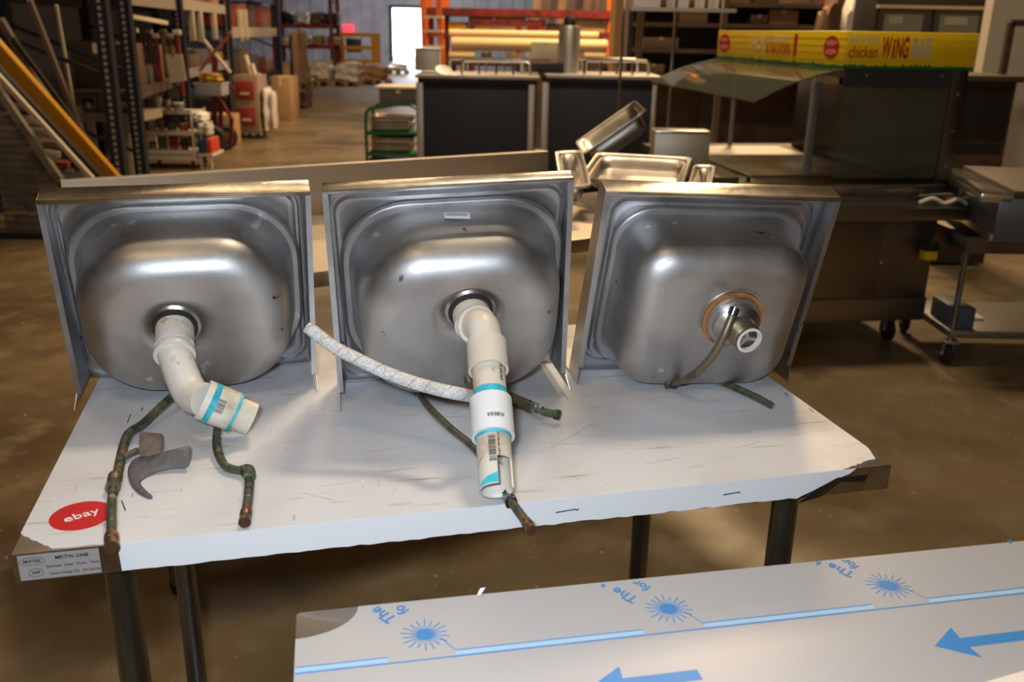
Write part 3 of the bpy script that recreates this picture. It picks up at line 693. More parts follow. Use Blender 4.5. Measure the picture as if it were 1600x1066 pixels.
# ------------------------------------------------------------------ background materials
NAVY = mat('navy_panel', (.016, .021, .040), .55)
YELLOWP = mat('yellow_paint', (.62, .30, .01), .45)
CARD = mat('cardboard', (.40, .25, .13), .8, 0, [((.30, .18, .09), 3, .4, .7)])
CARDD = mat('dark_cardboard', (.16, .09, .05), .8, 0, [((.09, .05, .03), 3, .4, .7)])
WOOD = mat('timber', (.38, .22, .10), .65, 0, [((.24, .13, .06), 5, .4, .65)], stretch=(1, 1, .1))
PAPER = mat('kraft_roll', (.72, .55, .30), .6)
ORANGE = mat('orange_paint', (.65, .13, .02), .45)
GREENP = mat('green_paint', (.01, .11, .03), .4)
BLUEP = mat('blue_paint', (.02, .06, .18), .45)
RACKB = mat('rack_blue', (.010, .014, .028), .45)
CREAM = mat('cream_plastic', (.62, .55, .43), .5)
POLY = mat('clear_wrap', (.66, .63, .60), .3, 0, [((.45, .36, .26), 5, .45, .65)], bump=.5, bscale=9)
GLASS = mat('glass', (.50, .58, .49), .04, 0, trans=.93, ior=1.5)
ZINC = mat('zinc', (.55, .53, .50), .4, .8)
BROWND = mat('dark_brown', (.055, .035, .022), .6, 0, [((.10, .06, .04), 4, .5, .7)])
ORD = ['first', 'second', 'third', 'fourth', 'fifth', 'sixth', 'seventh', 'eighth', 'ninth', 'tenth', 'eleventh', 'twelfth', 'thirteenth', 'fourteenth', 'fifteenth', 'sixteenth']
def tint(c, n='paint'): return mat(n, c, .5)
_tints = {}
def tn(c):
    if c not in _tints: _tints[c] = mat('paint', c, .5)
    return _tints[c]

def solid(name, label, cat, mb, m, group=None, bevel=0):
    return tag(mb.build(name, m, bevel=bevel), label, cat, group)
def px_x(px, Y, py=130): return at(px, py, Y).x
def px_z(py, Y, px=800): return at(px, py, Y).z
def rect(px0, py0, px1, py1, Y):
    a = at(px0, (py0 + py1) / 2, Y); b = at(px1, (py0 + py1) / 2, Y)
    return a.x, b.x, at((px0 + px1) / 2, py1, Y).z, at((px0 + px1) / 2, py0, Y).z
def carton(label, x0, x1, Y, d, z0, z1, m=None, group=None, name='carton', cat='box'):
    m = m or CARD
    o = root(name, label, cat, ((x0 + x1) / 2, Y + d / 2, z0), group)
    MB().box(x0, x1, Y, Y + d, z0, z1).build('box_body', m, o, bevel=min(.006, (x1 - x0) / 8, (z1 - z0) / 8))
    h = z1 - z0; wd = x1 - x0
    MB().box(x0 + wd * .44, x0 + wd * .56, Y - .002, Y + d * .98, z1 - h * .22, z1 + .002).build('tape', PAPER, o)
    MB().box(x0 + wd * .02, x1 - wd * .02, Y + d * .47, Y + d * .53, z1 - .002, z1 + .001).build('flap_seam', CARDD, o)
    return o
def bundle(label, x0, x1, Y, d, z0, z1, m, seed, group=None, name='wrapped_bundle', cat='bundle'):
    bm = bmesh.new(); bmesh.ops.create_cube(bm, size=1); bmesh.ops.subdivide_edges(bm, edges=bm.edges, cuts=5, use_grid_fill=True)
    rnd = random.Random(seed); ph = [rnd.uniform(0, 6) for _ in range(6)]
    for v in bm.verts:
        c = v.co; n = c.normalized(); c2 = c.lerp(n * .62, .45)
        k = 1 + .10 * math.sin(9 * c.x + ph[0]) * math.cos(8 * c.y + ph[1]) + .08 * math.sin(13 * c.z + ph[2] + 4 * c.x)
        c2 *= k; zz = max(c2.z, -.46); v.co = Vector((c2.x, c2.y, zz))
    zs = [v.co.z for v in bm.verts]; xs = [v.co.x for v in bm.verts]
    mz, Mz, mx, Mx = min(zs), max(zs), min(xs), max(xs)
    mb = MB(); idx = {v: i for i, v in enumerate(bm.verts)}
    vs = [(x0 + (v.co.x - mx) / (Mx - mx) * (x1 - x0), Y + d / 2 + v.co.y * d, z0 + (v.co.z - mz) / (Mz - mz) * (z1 - z0)) for v in bm.verts]
    mb.add(vs, [[idx[v] for v in f.verts] for f in bm.faces], True); bm.free()
    return solid(name, label, cat, mb, m, group)
def caster(T, x, y, ztop, r=.05, parent=None, m=None, mb_=None):
    """a caster wheel with fork below ztop, standing on z=0"""
    h = MB(T).box(x - .035, x + .035, y - .035, y + .035, ztop - .008, ztop).bar((x - .022, y + .01, ztop - .01), (x - .022, y + .02, r), .004, .03).bar((x + .022, y + .01, ztop - .01), (x + .022, y + .02, r), .004, .03).lathe((x - .03, y + .02, r), (1, 0, 0), [(0, 0), (.007, 0), (.007, .06), (0, .06)], 10).build('caster', ZINC, parent)
    MB(T).lathe((x - .016, y + .02, r), (1, 0, 0), [(0, 0), (r * .8, 0), (r, .006), (r, .026), (r * .8, .032), (0, .032)], 20).build('wheel', RUBBER, h)
    return h

# ------------------------------------------------------------------ stainless table with backsplash right behind the sinks
A = G(495, 424, .89); Bp = G(915, 372, .89); dv = (Bp - A).normalized(); yw = math.atan2(dv.y, dv.x)
nv = Vector((-dv.y, dv.x, 0)); BD = .74
Bk = A + nv * BD
zt = None
def sfor(px, z, base):                              # distance along dv at which base + s*dv at height z sits at picture column px
    lo_, hi_ = -3.0, 3.5
    for _ in range(50):
        s_ = (lo_ + hi_) / 2; p = base + dv * s_; p.z = z; q = p - Vector((0, 0, CAMZ)); x = 800 + FPX * q.dot(RGT) / q.dot(FWD)
        if x < px: lo_ = s_
        else: hi_ = s_
    return s_
zt = 1.0
for z in [.9 + .005 * k for k in range(60)]:
    p = Bk + dv * sfor(493, z, Bk); p.z = z; q = p - Vector((0, 0, CAMZ)); y = 533 - FPX * q.dot(UPV) / q.dot(FWD)
    if y > 257: zt = z
sl = sfor(95, zt, Bk); sr = sfor(857, zt, Bk); print('rear table', A, yw, 'z', zt, sl, sr)
RT = frame((A.x, A.y, 0), yw)
rt = root('rear_work_table', 'bare stainless work table with backsplash right behind the sinks', 'table', RT)
MB(RT).box(sl, sr, 0, BD, .887, .89).build('table_top', SPLASH, rt)
MB(RT).box(sl, sr, -.012, 0, .848, .892).build('front_apron', SPLASH, rt, bevel=.003)
MB(RT).box(sl, sl + .01, 0, BD, .85, .889).box(sr - .01, sr, 0, BD, .85, .889).build('side_apron', STEEL, rt)
MB(RT).box(sl, sr, BD, BD + .012, .89, zt - .002).build('backsplash', SPLASH, rt)
MB(RT).box(sl, sr, BD - .001, BD + .035, zt - .004, zt).build('backsplash_top', SPLASH, rt, bevel=.001)
for x in (sl + .08, sr - .08):
    for y in (.08, BD - .08):
        lg = MB(RT).lathe((x, y, .03), (0, 0, 1), [(0, 0), (.0205, 0), (.0205, .825)], 16).build('leg', GALV, rt)
        MB(RT).lathe((x, y, 0), (0, 0, 1), [(0, 0), (.018, 0), (.023, .03), (0, .03)], 16).build('foot', BLACK, lg)
MB(RT).box(sl + .05, sr - .05, .06, BD - .06, .28, .29).build('under_shelf', DARKST, rt)
# ------------------------------------------------------------------ plain prep table carrying the pans
PX0 = sr + .02
pt = root('prep_table', 'dark stainless table carrying the steel pans behind the right sink', 'table', RT @ Matrix.Translation((PX0, 0, 0)))
PT = RT
MB(PT).box(PX0, PX0 + .66, .02, BD + .20, .80, .84).build('table_top', DARKST, pt, bevel=.004)
for x in (PX0 + .06, PX0 + .60):
    for y in (.08, BD + .14):
        lg = MB(PT).lathe((x, y, .03), (0, 0, 1), [(0, 0), (.0205, 0), (.0205, .77)], 16).build('leg', GALV, pt)
        MB(PT).lathe((x, y, 0), (0, 0, 1), [(0, 0), (.018, 0), (.023, .03), (0, .03)], 16).build('foot', BLACK, lg)
def pan(label, T, L, W_, Hh, m=None, name='food_pan', group='steel food pans behind the right sink', thick=.004):
    """open pan with rolled rim, origin at the bottom centre of T"""
    o = root(name, label, 'pan', T, group)
    def lp(hw, hh, r, z): return [Vector((x, y, z)) for x, y in rr(0, 0, hw, hh, r, 5, 3)]
    mb = MB(T); ls = [lp(L / 2 - .03, W_ / 2 - .03, .03, .0), lp(L / 2 - .018, W_ / 2 - .018, .04, .012), lp(L / 2 - .010, W_ / 2 - .010, .04, Hh - .008), lp(L / 2 + .010, W_ / 2 + .010, .02, Hh), lp(L / 2 + .013, W_ / 2 + .013, .02, Hh - .008)]
    loops(mb, ls[:3]); nn_ = len(ls[0]); mb.add(ls[0], [list(range(nn_))])
    b = mb.build('pan_body', m or PANM, o); md = b.modifiers.new('t', 'SOLIDIFY'); md.thickness = .0015
    mb = MB(T); loops(mb, ls[2:]); b = mb.build('rim', PANM, o); md = b.modifiers.new('t', 'SOLIDIFY'); md.thickness = .0015
    return o
def plc(px, py, z, yaw): p = G(px, py, z); return frame((p.x, p.y, z), math.radians(yaw))
def proj_(p):
    q = Vector(p) - Vector((0, 0, CAMZ)); return (round(800 + FPX * q.dot(RGT) / q.dot(FWD)), round(533 - FPX * q.dot(UPV) / q.dot(FWD)))
def pan3(label, NL, NR, FL, Hh, group='steel food pans behind the right sink'):
    NL, NR, FL = at(*NL), at(*NR), at(*FL); X_ = NR - NL; Y_ = FL - NL
    T = basis((NR + FL) / 2, X_, Y_) @ Matrix.Translation((0, 0, -Hh))
    if T.to_3x3().col[2].z < 0: print('pan flipped')
    return pan(label, T, X_.length - .02, Y_.length - .02, Hh, group=group)
pan3('wide shallow steel pan lying flat, rim towards the camera', (935, 277, 3.30), (1096, 287, 3.20), (906, 238, 3.62), .05)
pan3('small deep steel pan right of the wide flat pan', (1100, 286, 3.28), (1136, 287, 3.26), (1062, 258, 3.52), .06)
pan3('narrow steel pan lying at the left of the pan heap', (858, 292, 3.15), (905, 290, 3.15), (884, 236, 3.60), .07)
pA, pB = at(911, 234, 3.75), at(1001, 171, 3.75)
ta_ = (pB - pA).normalized(); Lp_ = (pB - pA).length
T = basis((pA + pB) / 2, ta_, Vector((0, .985, .17))) @ Matrix.Translation((0, 0.06, -.085))
pan('deep steel pan propped up at a steep tilt above the others', T, Lp_, .20, .085)
x0_, x1_, z0_, z1_ = rect(1022, 205, 1109, 250, 4.3)
o = root('steel_box', 'upright plain stainless box standing left of the serving bar', 'box', ((x0_ + x1_) / 2, 4.4, .89))
MB().box(x0_, x1_, 4.3, 4.42, .892 if z0_ > .89 else z0_, z1_).build('box_body', SPLASH, o, bevel=.004)
MB().box(x0_ + .004, x1_ - .004, 4.296, 4.424, z1_ - .012, z1_ + .002).build('lid', RIM, o, bevel=.002)
o = root('side_counter', 'low dark counter under the steel box beside the serving bar', 'counter', ((x0_ + x1_) / 2, 4.5, 0))
MB().box(x0_ - .05, x1_ + .12, 4.24, 4.60, .10, .84).build('cabinet_body', DARKST, o, bevel=.004)
MB().box(x0_ - .06, x1_ + .13, 4.22, 4.62, .84, .891).build('counter_top', DARKST, o, bevel=.004)
MB().box(x0_, x1_ + .08, 4.28, 4.56, 0, .10).build('plinth', BLACK, o)

# ------------------------------------------------------------------ two navy counters
CY = 9.0
def counter(label, p0, p1, post_l, post_r, idx):
    a, b = px_x(p0, CY), px_x(p1, CY); z = px_z(121, CY, (p0 + p1) / 2)
    o = root('serving_counter', label, 'counter', ((a + b) / 2, CY + .4, 0), 'navy counters with stainless tops')
    MB().box(a, b, CY + .03, CY + .75, .10, z - .06).build('cabinet_body', NAVY, o, bevel=.004)
    MB().box(a - .03, b + .03, CY - .06, CY + .85, z - .012, z + .02).build('counter_top', ZINC, o, bevel=.004)
    MB().box(a - .01, b + .01, CY - .02, CY + .80, z - .055, z - .013).build('fascia', NAVY, o)
    for (q0, q1) in ((post_l), (post_r)):
        MB().box(px_x(q0, CY), px_x(q1, CY), CY - .015, CY + .05, .02, z - .056).build('corner_post', ZINC, o, bevel=.003)
    MB().box(a + .06, b - .06, CY + .10, CY + .68, 0, .10).build('plinth', BLACK, o)
    return a, b, z
ca = counter('left of two dark navy counters with stainless top and rails', 655, 838, (650, 661), (826, 836), 0)
cb = counter('right of two dark navy counters with stainless top and rails', 858, 1028, (847, 858), (1020, 1027), 1)
def rail(label, a, b, y, z, h, y2):
    o = root('tray_rail', label, 'rail', ((a + b) / 2, y, z), 'tubular rails on the navy counters')
    r = .016
    pts = [(a, y, z), (a, y, z + h - .03), (a + .01, y, z + h - .01), (a + .03, y, z + h), (b - .03, y, z + h), (b - .01, y, z + h - .01), (b, y, z + h - .03), (b, y, z)]
    MB().tube(pts, r, 8).build('rail_tube', CHROME, o)
    for k in (1, 2, 3):
        x = a + (b - a) * k / 4; MB().tube([(x, y, z), (x, y, z + h - .01)], .012, 8).build('rail_post', CHROME, o)
z = ca[2] + .02
rail('front tubular rail on the left navy counter', px_x(722, CY + .1), px_x(828, CY + .1), CY + .1, z, .13, 0)
rail('rear tubular rail on the left navy counter', px_x(703, CY + .65), px_x(815, CY + .65), CY + .65, z, .13, 0)
z = cb[2] + .02
rail('front tubular rail on the right navy counter', px_x(913, CY + .1), px_x(1012, CY + .1), CY + .1, z, .13, 0)
rail('rear tubular rail on the right navy counter', px_x(880, CY + .65), px_x(995, CY + .65), CY + .65, z, .13, 0)
xs = [px_x(p, CY + .4, 80) for p in (872, 906)]
o = root('steel_canister', 'tall grey metal canister standing on the navy counters', 'canister', (sum(xs) / 2, CY + .4, z))
rr_ = (xs[1] - xs[0]) / 2
MB().lathe((sum(xs) / 2, CY + .4, z), (0, 0, 1), [(0, 0), (rr_, 0), (rr_, .42), (rr_ * .9, .44), (0, .44)], 28).build('canister_body', ZINC, o)
MB().lathe((sum(xs) / 2, CY + .4, z + .44), (0, 0, 1), [(0, 0), (.06, 0), (.06, .05), (.04, .08), (0, .085)], 16).build('knob', BLACK, o)
a, b, q0, q1 = rect(830, 66, 873, 93, CY + .5)
carton('pale grey box between canister and rails on the counter', a, b, CY + .5, .3, max(q0, z + .001) , q1, CREAM)
a, b, q0, q1 = rect(831, 94, 880, 112, CY + .42)
solid('black_tray', 'low black tray on the counter left of the canister', 'tray', MB().box(a, b, CY + .3, CY + .49, z, z + .09), BLACK, bevel=.01)
a, b, q0, q1 = rect(648, 78, 686, 108, CY + .3)
o = root('steel_bin', 'grey steel bin at the left end of the navy counters', 'bin', ((a + b) / 2, CY + .4, z))
MB().box(a, b, CY + .3, CY + .6, z, z + .19).build('bin_body', ZINC, o, bevel=.01)
MB().box(a - .01, b + .01, CY + .29, CY + .61, z + .19, z + .21).build('lid', ZINC, o, bevel=.006)
p = at(693, 106, CY + .05)
solid('white_dish', 'small white oval dish on edge of left navy counter', 'dish', MB().lathe((p.x, CY + .03, z), (.2, -.5, .84), [(0, .0), (.04, .0), (.075, .02), (.078, .026), (.04, .010), (0, .008)], 24), WHITE)

# ------------------------------------------------------------------ green cart with pans
GY = 10.2
ga, gb = px_x(572, GY, 200), px_x(652, GY, 200)
gz = lambda py: px_z(py, GY, 612)
o = root('green_cart', 'green tubular cart loaded with steel pans beside the navy counter', 'cart', ((ga + gb) / 2, GY, 0))
zt_, zm, zb_ = gz(169), gz(207), gz(240)
zb_ = min(zb_, zm - .2)
for y in (GY, GY + .5):
    MB().tube(curve_pts([(ga, y, .1), (ga, y, zt_ - .12), (ga + .03, y, zt_ - .03), (ga + .12, y, zt_), (gb, y, zt_), (gb, y, .1)], 4), .018, 8).build('frame_tube', GREENP, o)
for zz in (zm, zb_, .14):
    MB().box(ga, gb, GY - .01, GY + .51, zz - .03, zz).build('shelf', GREENP, o, bevel=.004)
for x in (ga + .05, gb - .05):
    for y in (GY + .03, GY + .45): caster(Matrix.Identity(4), x, y, .11, .045, o)
for i, (zz, nm) in enumerate(((zm, 'middle'), (zb_, 'lower'))):
    for k in range(2):
        T = frame(((ga + gb) / 2 - .01, GY + .26, zz + .002 + k * .085), 0)
        pan('%s steel pan on the %s shelf of the green cart' % (('bottom', 'top')[k], nm), T, .46, .38, .075, group='steel pans on the green cart')
a, b, q0, q1 = rect(592, 140, 652, 167, GY)
carton('dark grey box on top of the green cart', a, b, GY + .02, .4, zt_ + .018, q1, mat('grey_box', (.12, .11, .10), .7))
solid('white_board', 'flat white board lying across the grey box on the green cart', 'board', MB().box(a - .05, b + .0, GY, GY + .5, q1 + .003, q1 + .03), CREAM, bevel=.004)

# ------------------------------------------------------------------ wing bar
WY = math.radians(9)
wc = Vector((1.50, 4.42, 0)); WM = frame((wc.x, wc.y, 0), WY)
wb_ = root('serving_bar', 'heated serving bar with yellow chicken wing sign and tilted glass canopy', 'food display', WM)
D = 1.62; Wd = .66
zs0, zs1 = 1.372, 1.535
# frame coordinates: x right, y away; sign corner at (0,0)
YEL = mat('sign_yellow', (.97, .66, .01), .45)
sg = MB(WM).box(0, Wd, 0, D, zs0, zs1).build('sign_box', YEL, wb_, bevel=.003, label='yellow sign box with red and white lettering')
for k in range(1, 5): MB(WM).box(-.0015, Wd + .001, -.0015, D, zs0 + (zs1 - zs0) * k / 5, zs0 + (zs1 - zs0) * k / 5 + .0012).build('plank_line', mat('sign_line', (.62, .40, .01), .5) if k == 1 else bpy.data.materials['sign_line'], sg)
GR = tn((.01, .16, .03))
mb = MB(WM)
rnd = random.Random(5)
def grass(p0, p1, off):
    n = 60; p0 = Vector(p0); p1 = Vector(p1); pts = [p0]
    for i in range(n + 1): pts.append(p0.lerp(p1, i / n) + Vector((0, 0, .010 + rnd.uniform(0, .012) * (1 if i % 2 else .2))))
    pts.append(p1); mb.prism(pts, off)
grass((0, -.001, zs0), (Wd, -.001, zs0), (0, -.002, 0)); grass((-.001, 0, zs0), (-.001, D, zs0), (-.002, 0, 0))
mb.build('grass_strip', GR, sg)
Xw = WM.to_3x3() @ Vector((1, 0, 0)); Yw = WM.to_3x3() @ Vector((0, 1, 0)); ZZ = Vector((0, 0, 1))
FM = lambda x, z: basis(WM @ Vector((x, -.0035, z)), Xw, ZZ)
LMm = lambda y, z: basis(WM @ Vector((-.0035, y, z)), -Yw, ZZ)
zc_ = (zs0 + zs1) / 2 + .012
DRED = tn((.50, .02, .01)); SILV = tn((.62, .58, .45))
fit_text('W', .046, .098, FM(.203, zc_), DRED, 'lettering', sg, bold=.003)
fit_text('i', .012, .086, FM(.238, zc_ - .004), DRED, 'lettering', sg, bold=.003)
fit_text('NG', .062, .098, FM(.281, zc_), DRED, 'lettering', sg, bold=.003)
fit_text('BAR', .098, .092, FM(.380, zc_), SILV, 'lettering', sg, bold=.003)
fit_text('chicken', .142, .055, FM(.090, zc_ - .020), DRED, 'lettering', sg, bold=.001)
fit_text('HOT & FRESH', .142, .034, FM(.090, zc_ + .034), SILV, 'lettering', sg, bold=.001)
text('HOT', .10, LMm(.98, zc_), tn((.85, .72, .42)), 'lettering', sg, sx=1.0, bold=.002)
text('SEASONED', .045, LMm(.72, zc_ + .028), tn((.85, .72, .42)), 'lettering', sg, sx=1.2, bold=.001)
text('& SAUCED', .060, LMm(.72, zc_ - .026), ORANGE, 'lettering', sg, sx=1.1, bold=.002)
MB(WM).box(-.003, 0, .50, .535, zc_ - .055, zc_ + .055).build('red_tab', DRED, sg)
for y, r in ((.13, .075), (1.50, .09)):
    mb = MB(WM); n = 32
    mb.prism([Vector((-.001, y + r * math.cos(2 * PI * k / n), zc_ - .004 + .052 * math.sin(2 * PI * k / n))) for k in range(n)], (-.002, 0, 0)); b = mb.build('sign_badge', DRED, sg)
    mb = MB(WM)
    for s_ in (-1, 1): mb.prism([Vector((-.003, y + r * .72 * math.cos(2 * PI * k / n), zc_ - .004 + s_ * .020 + .013 * math.sin(2 * PI * k / n))) for k in range(n)], (-.001, 0, 0))
    mb.build('badge_band', tn((.85, .25, .15)), sg)
# canopy glass: bends out to the left and down from the sign's lower edge
rows = 10; prof = []
for i in range(rows + 1):
    f = i / rows; prof.append(Vector((-.42 * f, 0, zs0 - .004 - .145 * f - .022 * math.sin(PI * f) * -1)))
prof += [Vector((p.x + .002, 0, p.z - .006)) for p in prof[::-1]]
mb = MB(WM); n_ = len(prof); y0_, y1_ = -.02, D
mb.add([Vector((p.x, y0_, p.z)) for p in prof] + [Vector((p.x, y1_, p.z)) for p in prof], [list(range(n_))[::-1], [n_ + i for i in range(n_)]])
mb.add([Vector((p.x, y0_, p.z)) for p in prof] + [Vector((p.x, y1_, p.z)) for p in prof], [(i, (i + 1) % n_, n_ + (i + 1) % n_, n_ + i) for i in range(n_)], True)
mb.build('canopy_glass', GLASS, wb_)
# end glass, right side panel, posts
zc0 = .835
MB(WM).box(.02, Wd - .10, .012, .018, zc0 + .03, zs0 - .002).build('end_glass', GLASS, wb_)
MB(WM).box(Wd - .10, Wd - .02, .0, D, zc0, zs0).build('side_panel', DARKST, wb_, bevel=.003)
MB(WM).box(.02, Wd - .10, -.002, .012, zs0 - .085, zs0 - .0).build('top_band', mat('smoked_band', (.05, .05, .055), .25, .3), wb_)
for x in (.12, .50): MB(WM).lathe((x, -.004, zs0 - .03), (0, -1, 0), [(0, 0), (.006, 0), (.006, .004), (0, .004)], 10).build('screw', CHROME, wb_)
for z_ in (1.26, 1.09, .92): MB(WM).lathe((Wd - .06, -.001, z_), (0, -1, 0), [(0, 0), (.006, 0), (.006, .004), (0, .004)], 10).build('screw', CHROME, wb_)
MB(WM).bar((.03, .05, zs0 - .06), (.03, D - .05, zs0 - .06), .03, .03).build('heat_lamp', CHROME, wb_)
MB(WM).bar((.03, .30, zc0 + .01), (.03, .30, zs0), .045, .02).build('glass_post', ZINC, wb_, bevel=.003)
MB(WM).bar((.10, D - .1, zc0 + .01), (.10, D - .1, zs0), .025).build('glass_post', ZINC, wb_, bevel=.003)
# warming deck
MB(WM).box(-.42, Wd, -.04, D + .1, zc0 - .045, zc0).build('warming_deck', DARKST, wb_, bevel=.004)
MB(WM).box(-.42, Wd, -.052, -.04, zc0 - .045, zc0 + .006).build('deck_rim', RIM, wb_, bevel=.003)
MB(WM).box(-.30, .40, .25, D - .15, zc0 + .001, zc0 + .012).build('hot_plate', STEEL, wb_, bevel=.003)
MB(WM).lathe((-.36, .10, zc0), (0, 0, 1), [(0, 0), (.012, 0), (.010, .02), (.014, .026), (0, .03)], 12).build('knob', BLACK, wb_)
sh = MB(WM).box(-.50, Wd + .06, -.27, -.055, zc0 - .115, zc0 - .07).build('end_shelf', DARKST, wb_, bevel=.004)
MB(WM).box(-.50, Wd + .06, -.275, -.268, zc0 - .125, zc0 - .068).build('shelf_lip', mat('lip_steel', (.28, .25, .22), .35, 1), wb_, bevel=.002)
# cabinet below
cb0 = -.36
MB(WM).box(cb0, Wd - .08, -.04, D, .17, zc0 - .046).build('cabinet_body', mat('cabinet_steel', (.34, .29, .24), .42, 1, [((.26, .22, .18), 3, .4, .7)]), wb_, bevel=.004)
MB(WM).box(cb0 - .005, Wd - .075, -.050, D, .155, .275).build('base_band', mat('band_steel', (.40, .34, .28), .4, 1), wb_, bevel=.004)
dr_ = MB(WM).box(-.23, .30, -.047, -.0405, .29, .66).build('door', mat('door_steel', (.32, .275, .23), .40, 1), wb_, bevel=.002)
for x in (-.235, .305): MB(WM).lathe((x, -.047, .46), (0, -1, 0), [(0, 0), (.007, 0), (.007, .006), (0, .006)], 10).build('door_pin', CHROME, dr_)
bd = MB(WM).box(.035, .155, -.046, -.0405, .655, .70).build('brand_plate', BLACK, wb_)
MB(WM).box(.105, .145, -.048, -.0455, .664, .691).build('red_patch', tn((.30, .01, .01)), bd)
text('HATCO', .020, basis(WM @ Vector((.072, -.0475, .678)), Xw, ZZ), WHITE, 'lettering', bd, sx=.75, bold=.0005)
for x, y in ((cb0 + .12, .08), (Wd - .17, .08), (cb0 + .12, D - .15), (Wd - .17, D - .15)): caster(WM, x, y, .158, .062, wb_)
# power cord and plug hanging at the cabinet's right front
cx_ = Wd - .13
pts = [WM @ Vector(p) for p in ((cx_ + .02, -.06, zc0 - .12), (cx_ + .03, -.075, .70), (cx_ - .01, -.08, .66), (cx_ + .0, -.075, .60), (cx_ + .0, -.07, .55))]
cr = root('power_plug', 'black power plug with a yellow face hanging on the cabinet', 'plug', WM @ Matrix.Translation((cx_, -.07, .50)))
MB().tube(curve_pts(pts, 8), .009, 10).build('cord', RUBBER, cr)
MB(WM).box(cx_ - .035, cx_ + .035, -.115, -.055, .525, .565).build('plug_body', BLACK, cr, bevel=.006)
MB(WM).box(cx_ - .033, cx_ + .033, -.112, -.058, .48, .525).build('plug_face', tn((.80, .55, .01)), cr, bevel=.005)
pts = [WM @ Vector(p) for p in ((.42, -.02, zc0 - .06), (.58, -.14, zc0 - .03), (.74, -.16, zc0 - .09), (.80, -.15, .68), (.76, -.13, .58), (.66, -.12, .54), (.58, -.10, .60))]
o = root('cable_loop', 'dark looped cable hanging right of the serving bar shelf', 'cable', WM @ Matrix.Translation((.7, -.15, .5)))
MB().tube(curve_pts(pts, 8), .009, 10).build('cable_body', mat('dark_cable', (.06, .05, .045), .5), o)
pts = [WM @ Vector((x, -.17 - .01 * k, zc0 - .06 + .022 * (k % 2))) for k, x in enumerate((.38, .44, .50, .56, .60))]
MB().tube(curve_pts(pts, 6), .010, 8).build('cable_bundle', CREAM, o)

# ------------------------------------------------------------------ right side machines
# dark vented machine behind
VY = 6.3
a, b, q0, q1 = rect(1487, 118, 1578, 265, VY)
o = root('vented_machine', 'dark brown vented machine standing behind the serving bar at the right', 'machine', ((a + b) / 2, VY + .3, 0))
MB().box(a, b, VY, VY + .6, .02, q1 - .04).build('machine_body', BROWND, o, bevel=.006)
MB().box(a - .02, b + .03, VY - .03, VY + .62, q1 - .04, q1).build('top_plate', BROWND, o, bevel=.006)
for k in range(24):
    x = a + .03 + (b - a - .06) * k / 23; MB().box(x, x + .006, VY - .008, VY, q1 - .42, q1 - .07).build('vent_slat', BLACK, o)
MB().box(a + .03, b - .03, VY - .006, VY, q1 - .50, q1 - .44).build('control_strip', BLACK, o)
a2, b2, r0, r1 = rect(1470, 215, 1481, 232, 5.0)
# griddle on the right
gy = 3.95
fr_ = frame((2.02, gy, 0), math.radians(-20))
pF = G(1467, 300, .86)
gx0, gx1 = at(1467, 290, 4.7), at(1545, 310, 3.9)
o = root('griddle', 'stainless griddle with a bright front ledge and round knob at the right', 'griddle', (gx1.x + .3, 4.3, .70))
dvg = (gx0 - gx1); dvg.z = 0; dvg.normalize(); ng = Vector((dvg.y, -dvg.x, 0))
if ng.x < 0: ng = -ng
zg1 = px_z(275, 4.3, 1500); zg0 = px_z(355, 4.2, 1540)
print('griddle', gx0, gx1, zg0, zg1)
L_ = (Vector((gx0.x, gx0.y, 0)) - Vector((gx1.x, gx1.y, 0))).length
GT = basis(Vector((gx1.x, gx1.y, 0)), dvg, ng)
if GT.to_3x3().col[2].z < 0: GT = basis(Vector((gx0.x, gx0.y, 0)), -dvg, ng)
sgn = 1
MB(GT).box(0, L_, .045, .75, zg0, zg1 - .03).build('griddle_body', mat('griddle_grey', (.13, .14, .17), .35, .5), o, bevel=.006)
MB(GT).box(-.0, L_, -.03, .10, zg1 - .055, zg1 - .015).build('front_ledge', CHROME, o, bevel=.006)
MB(GT).box(0, L_, .10, .75, zg1 - .03, zg1).build('plate', BROWND, o, bevel=.004)
MB(GT).lathe((L_ * .40, .045, (zg0 + zg1) / 2), (0, -1, 0), [(0, 0), (.022, 0), (.020, .02), (0, .022)], 20).build('knob', CHROME, o)
MB(GT).box(0, L_, .03, .045, zg0 - .0, zg0 + .03).build('bottom_edge', CHROME, o)
# utility cart under it
UM = None
u0 = G(1490, 572, 0); uy = u0.y
uz = lambda py, px=1560: px_z(py, uy, px)
ul = px_x(1478, uy, 480) + .04; ur = ul + .85
o = root('utility_cart', 'two-shelf steel utility cart with casters under the griddle at the right', 'cart', ((ul + ur) / 2, uy + .3, 0))
zu, zl = uz(372), uz(520)
print('cart', ul, uy, zu, zl)
for nm, zz, th_ in (('upper_shelf', zu, .075), ('lower_shelf', zl, .03)):
    m_ = mat('cart_grey', (.24, .23, .22), .4, .6) if nm == 'lower_shelf' else DARKST
    MB().box(ul + .01, ur, uy + .004, uy + .55, zz - .012, zz).build(nm, m_, o, bevel=.003)
    MB().box(ul, ur + .01, uy - .006, uy + .004, zz - th_, zz + .005).build('shelf_lip', m_, o, bevel=.002)
    MB().box(ul, ul + .01, uy + .004, uy + .55, zz - th_, zz + .005).build('shelf_lip', m_, o, bevel=.002)
for x, y in ((ul + .02, uy + .02), (ur - .02, uy + .02), (ul + .02, uy + .53), (ur - .02, uy + .53)):
    MB().tube([(x, y, .12), (x, y, zu)], .014, 10).build('leg', GALV, o)
    caster(Matrix.Identity(4), x, y, .125, .05, o)
MB().tube([(ul + .22, uy + .1, zu), (ul + .22, uy + .1, zg0 + .01)], .010, 8).build('stub_leg', ZINC, o)
MB().tube([(ul + .70, uy + .4, zu), (ul + .70, uy + .4, zg0 + .01)], .010, 8).build('stub_leg', ZINC, o)
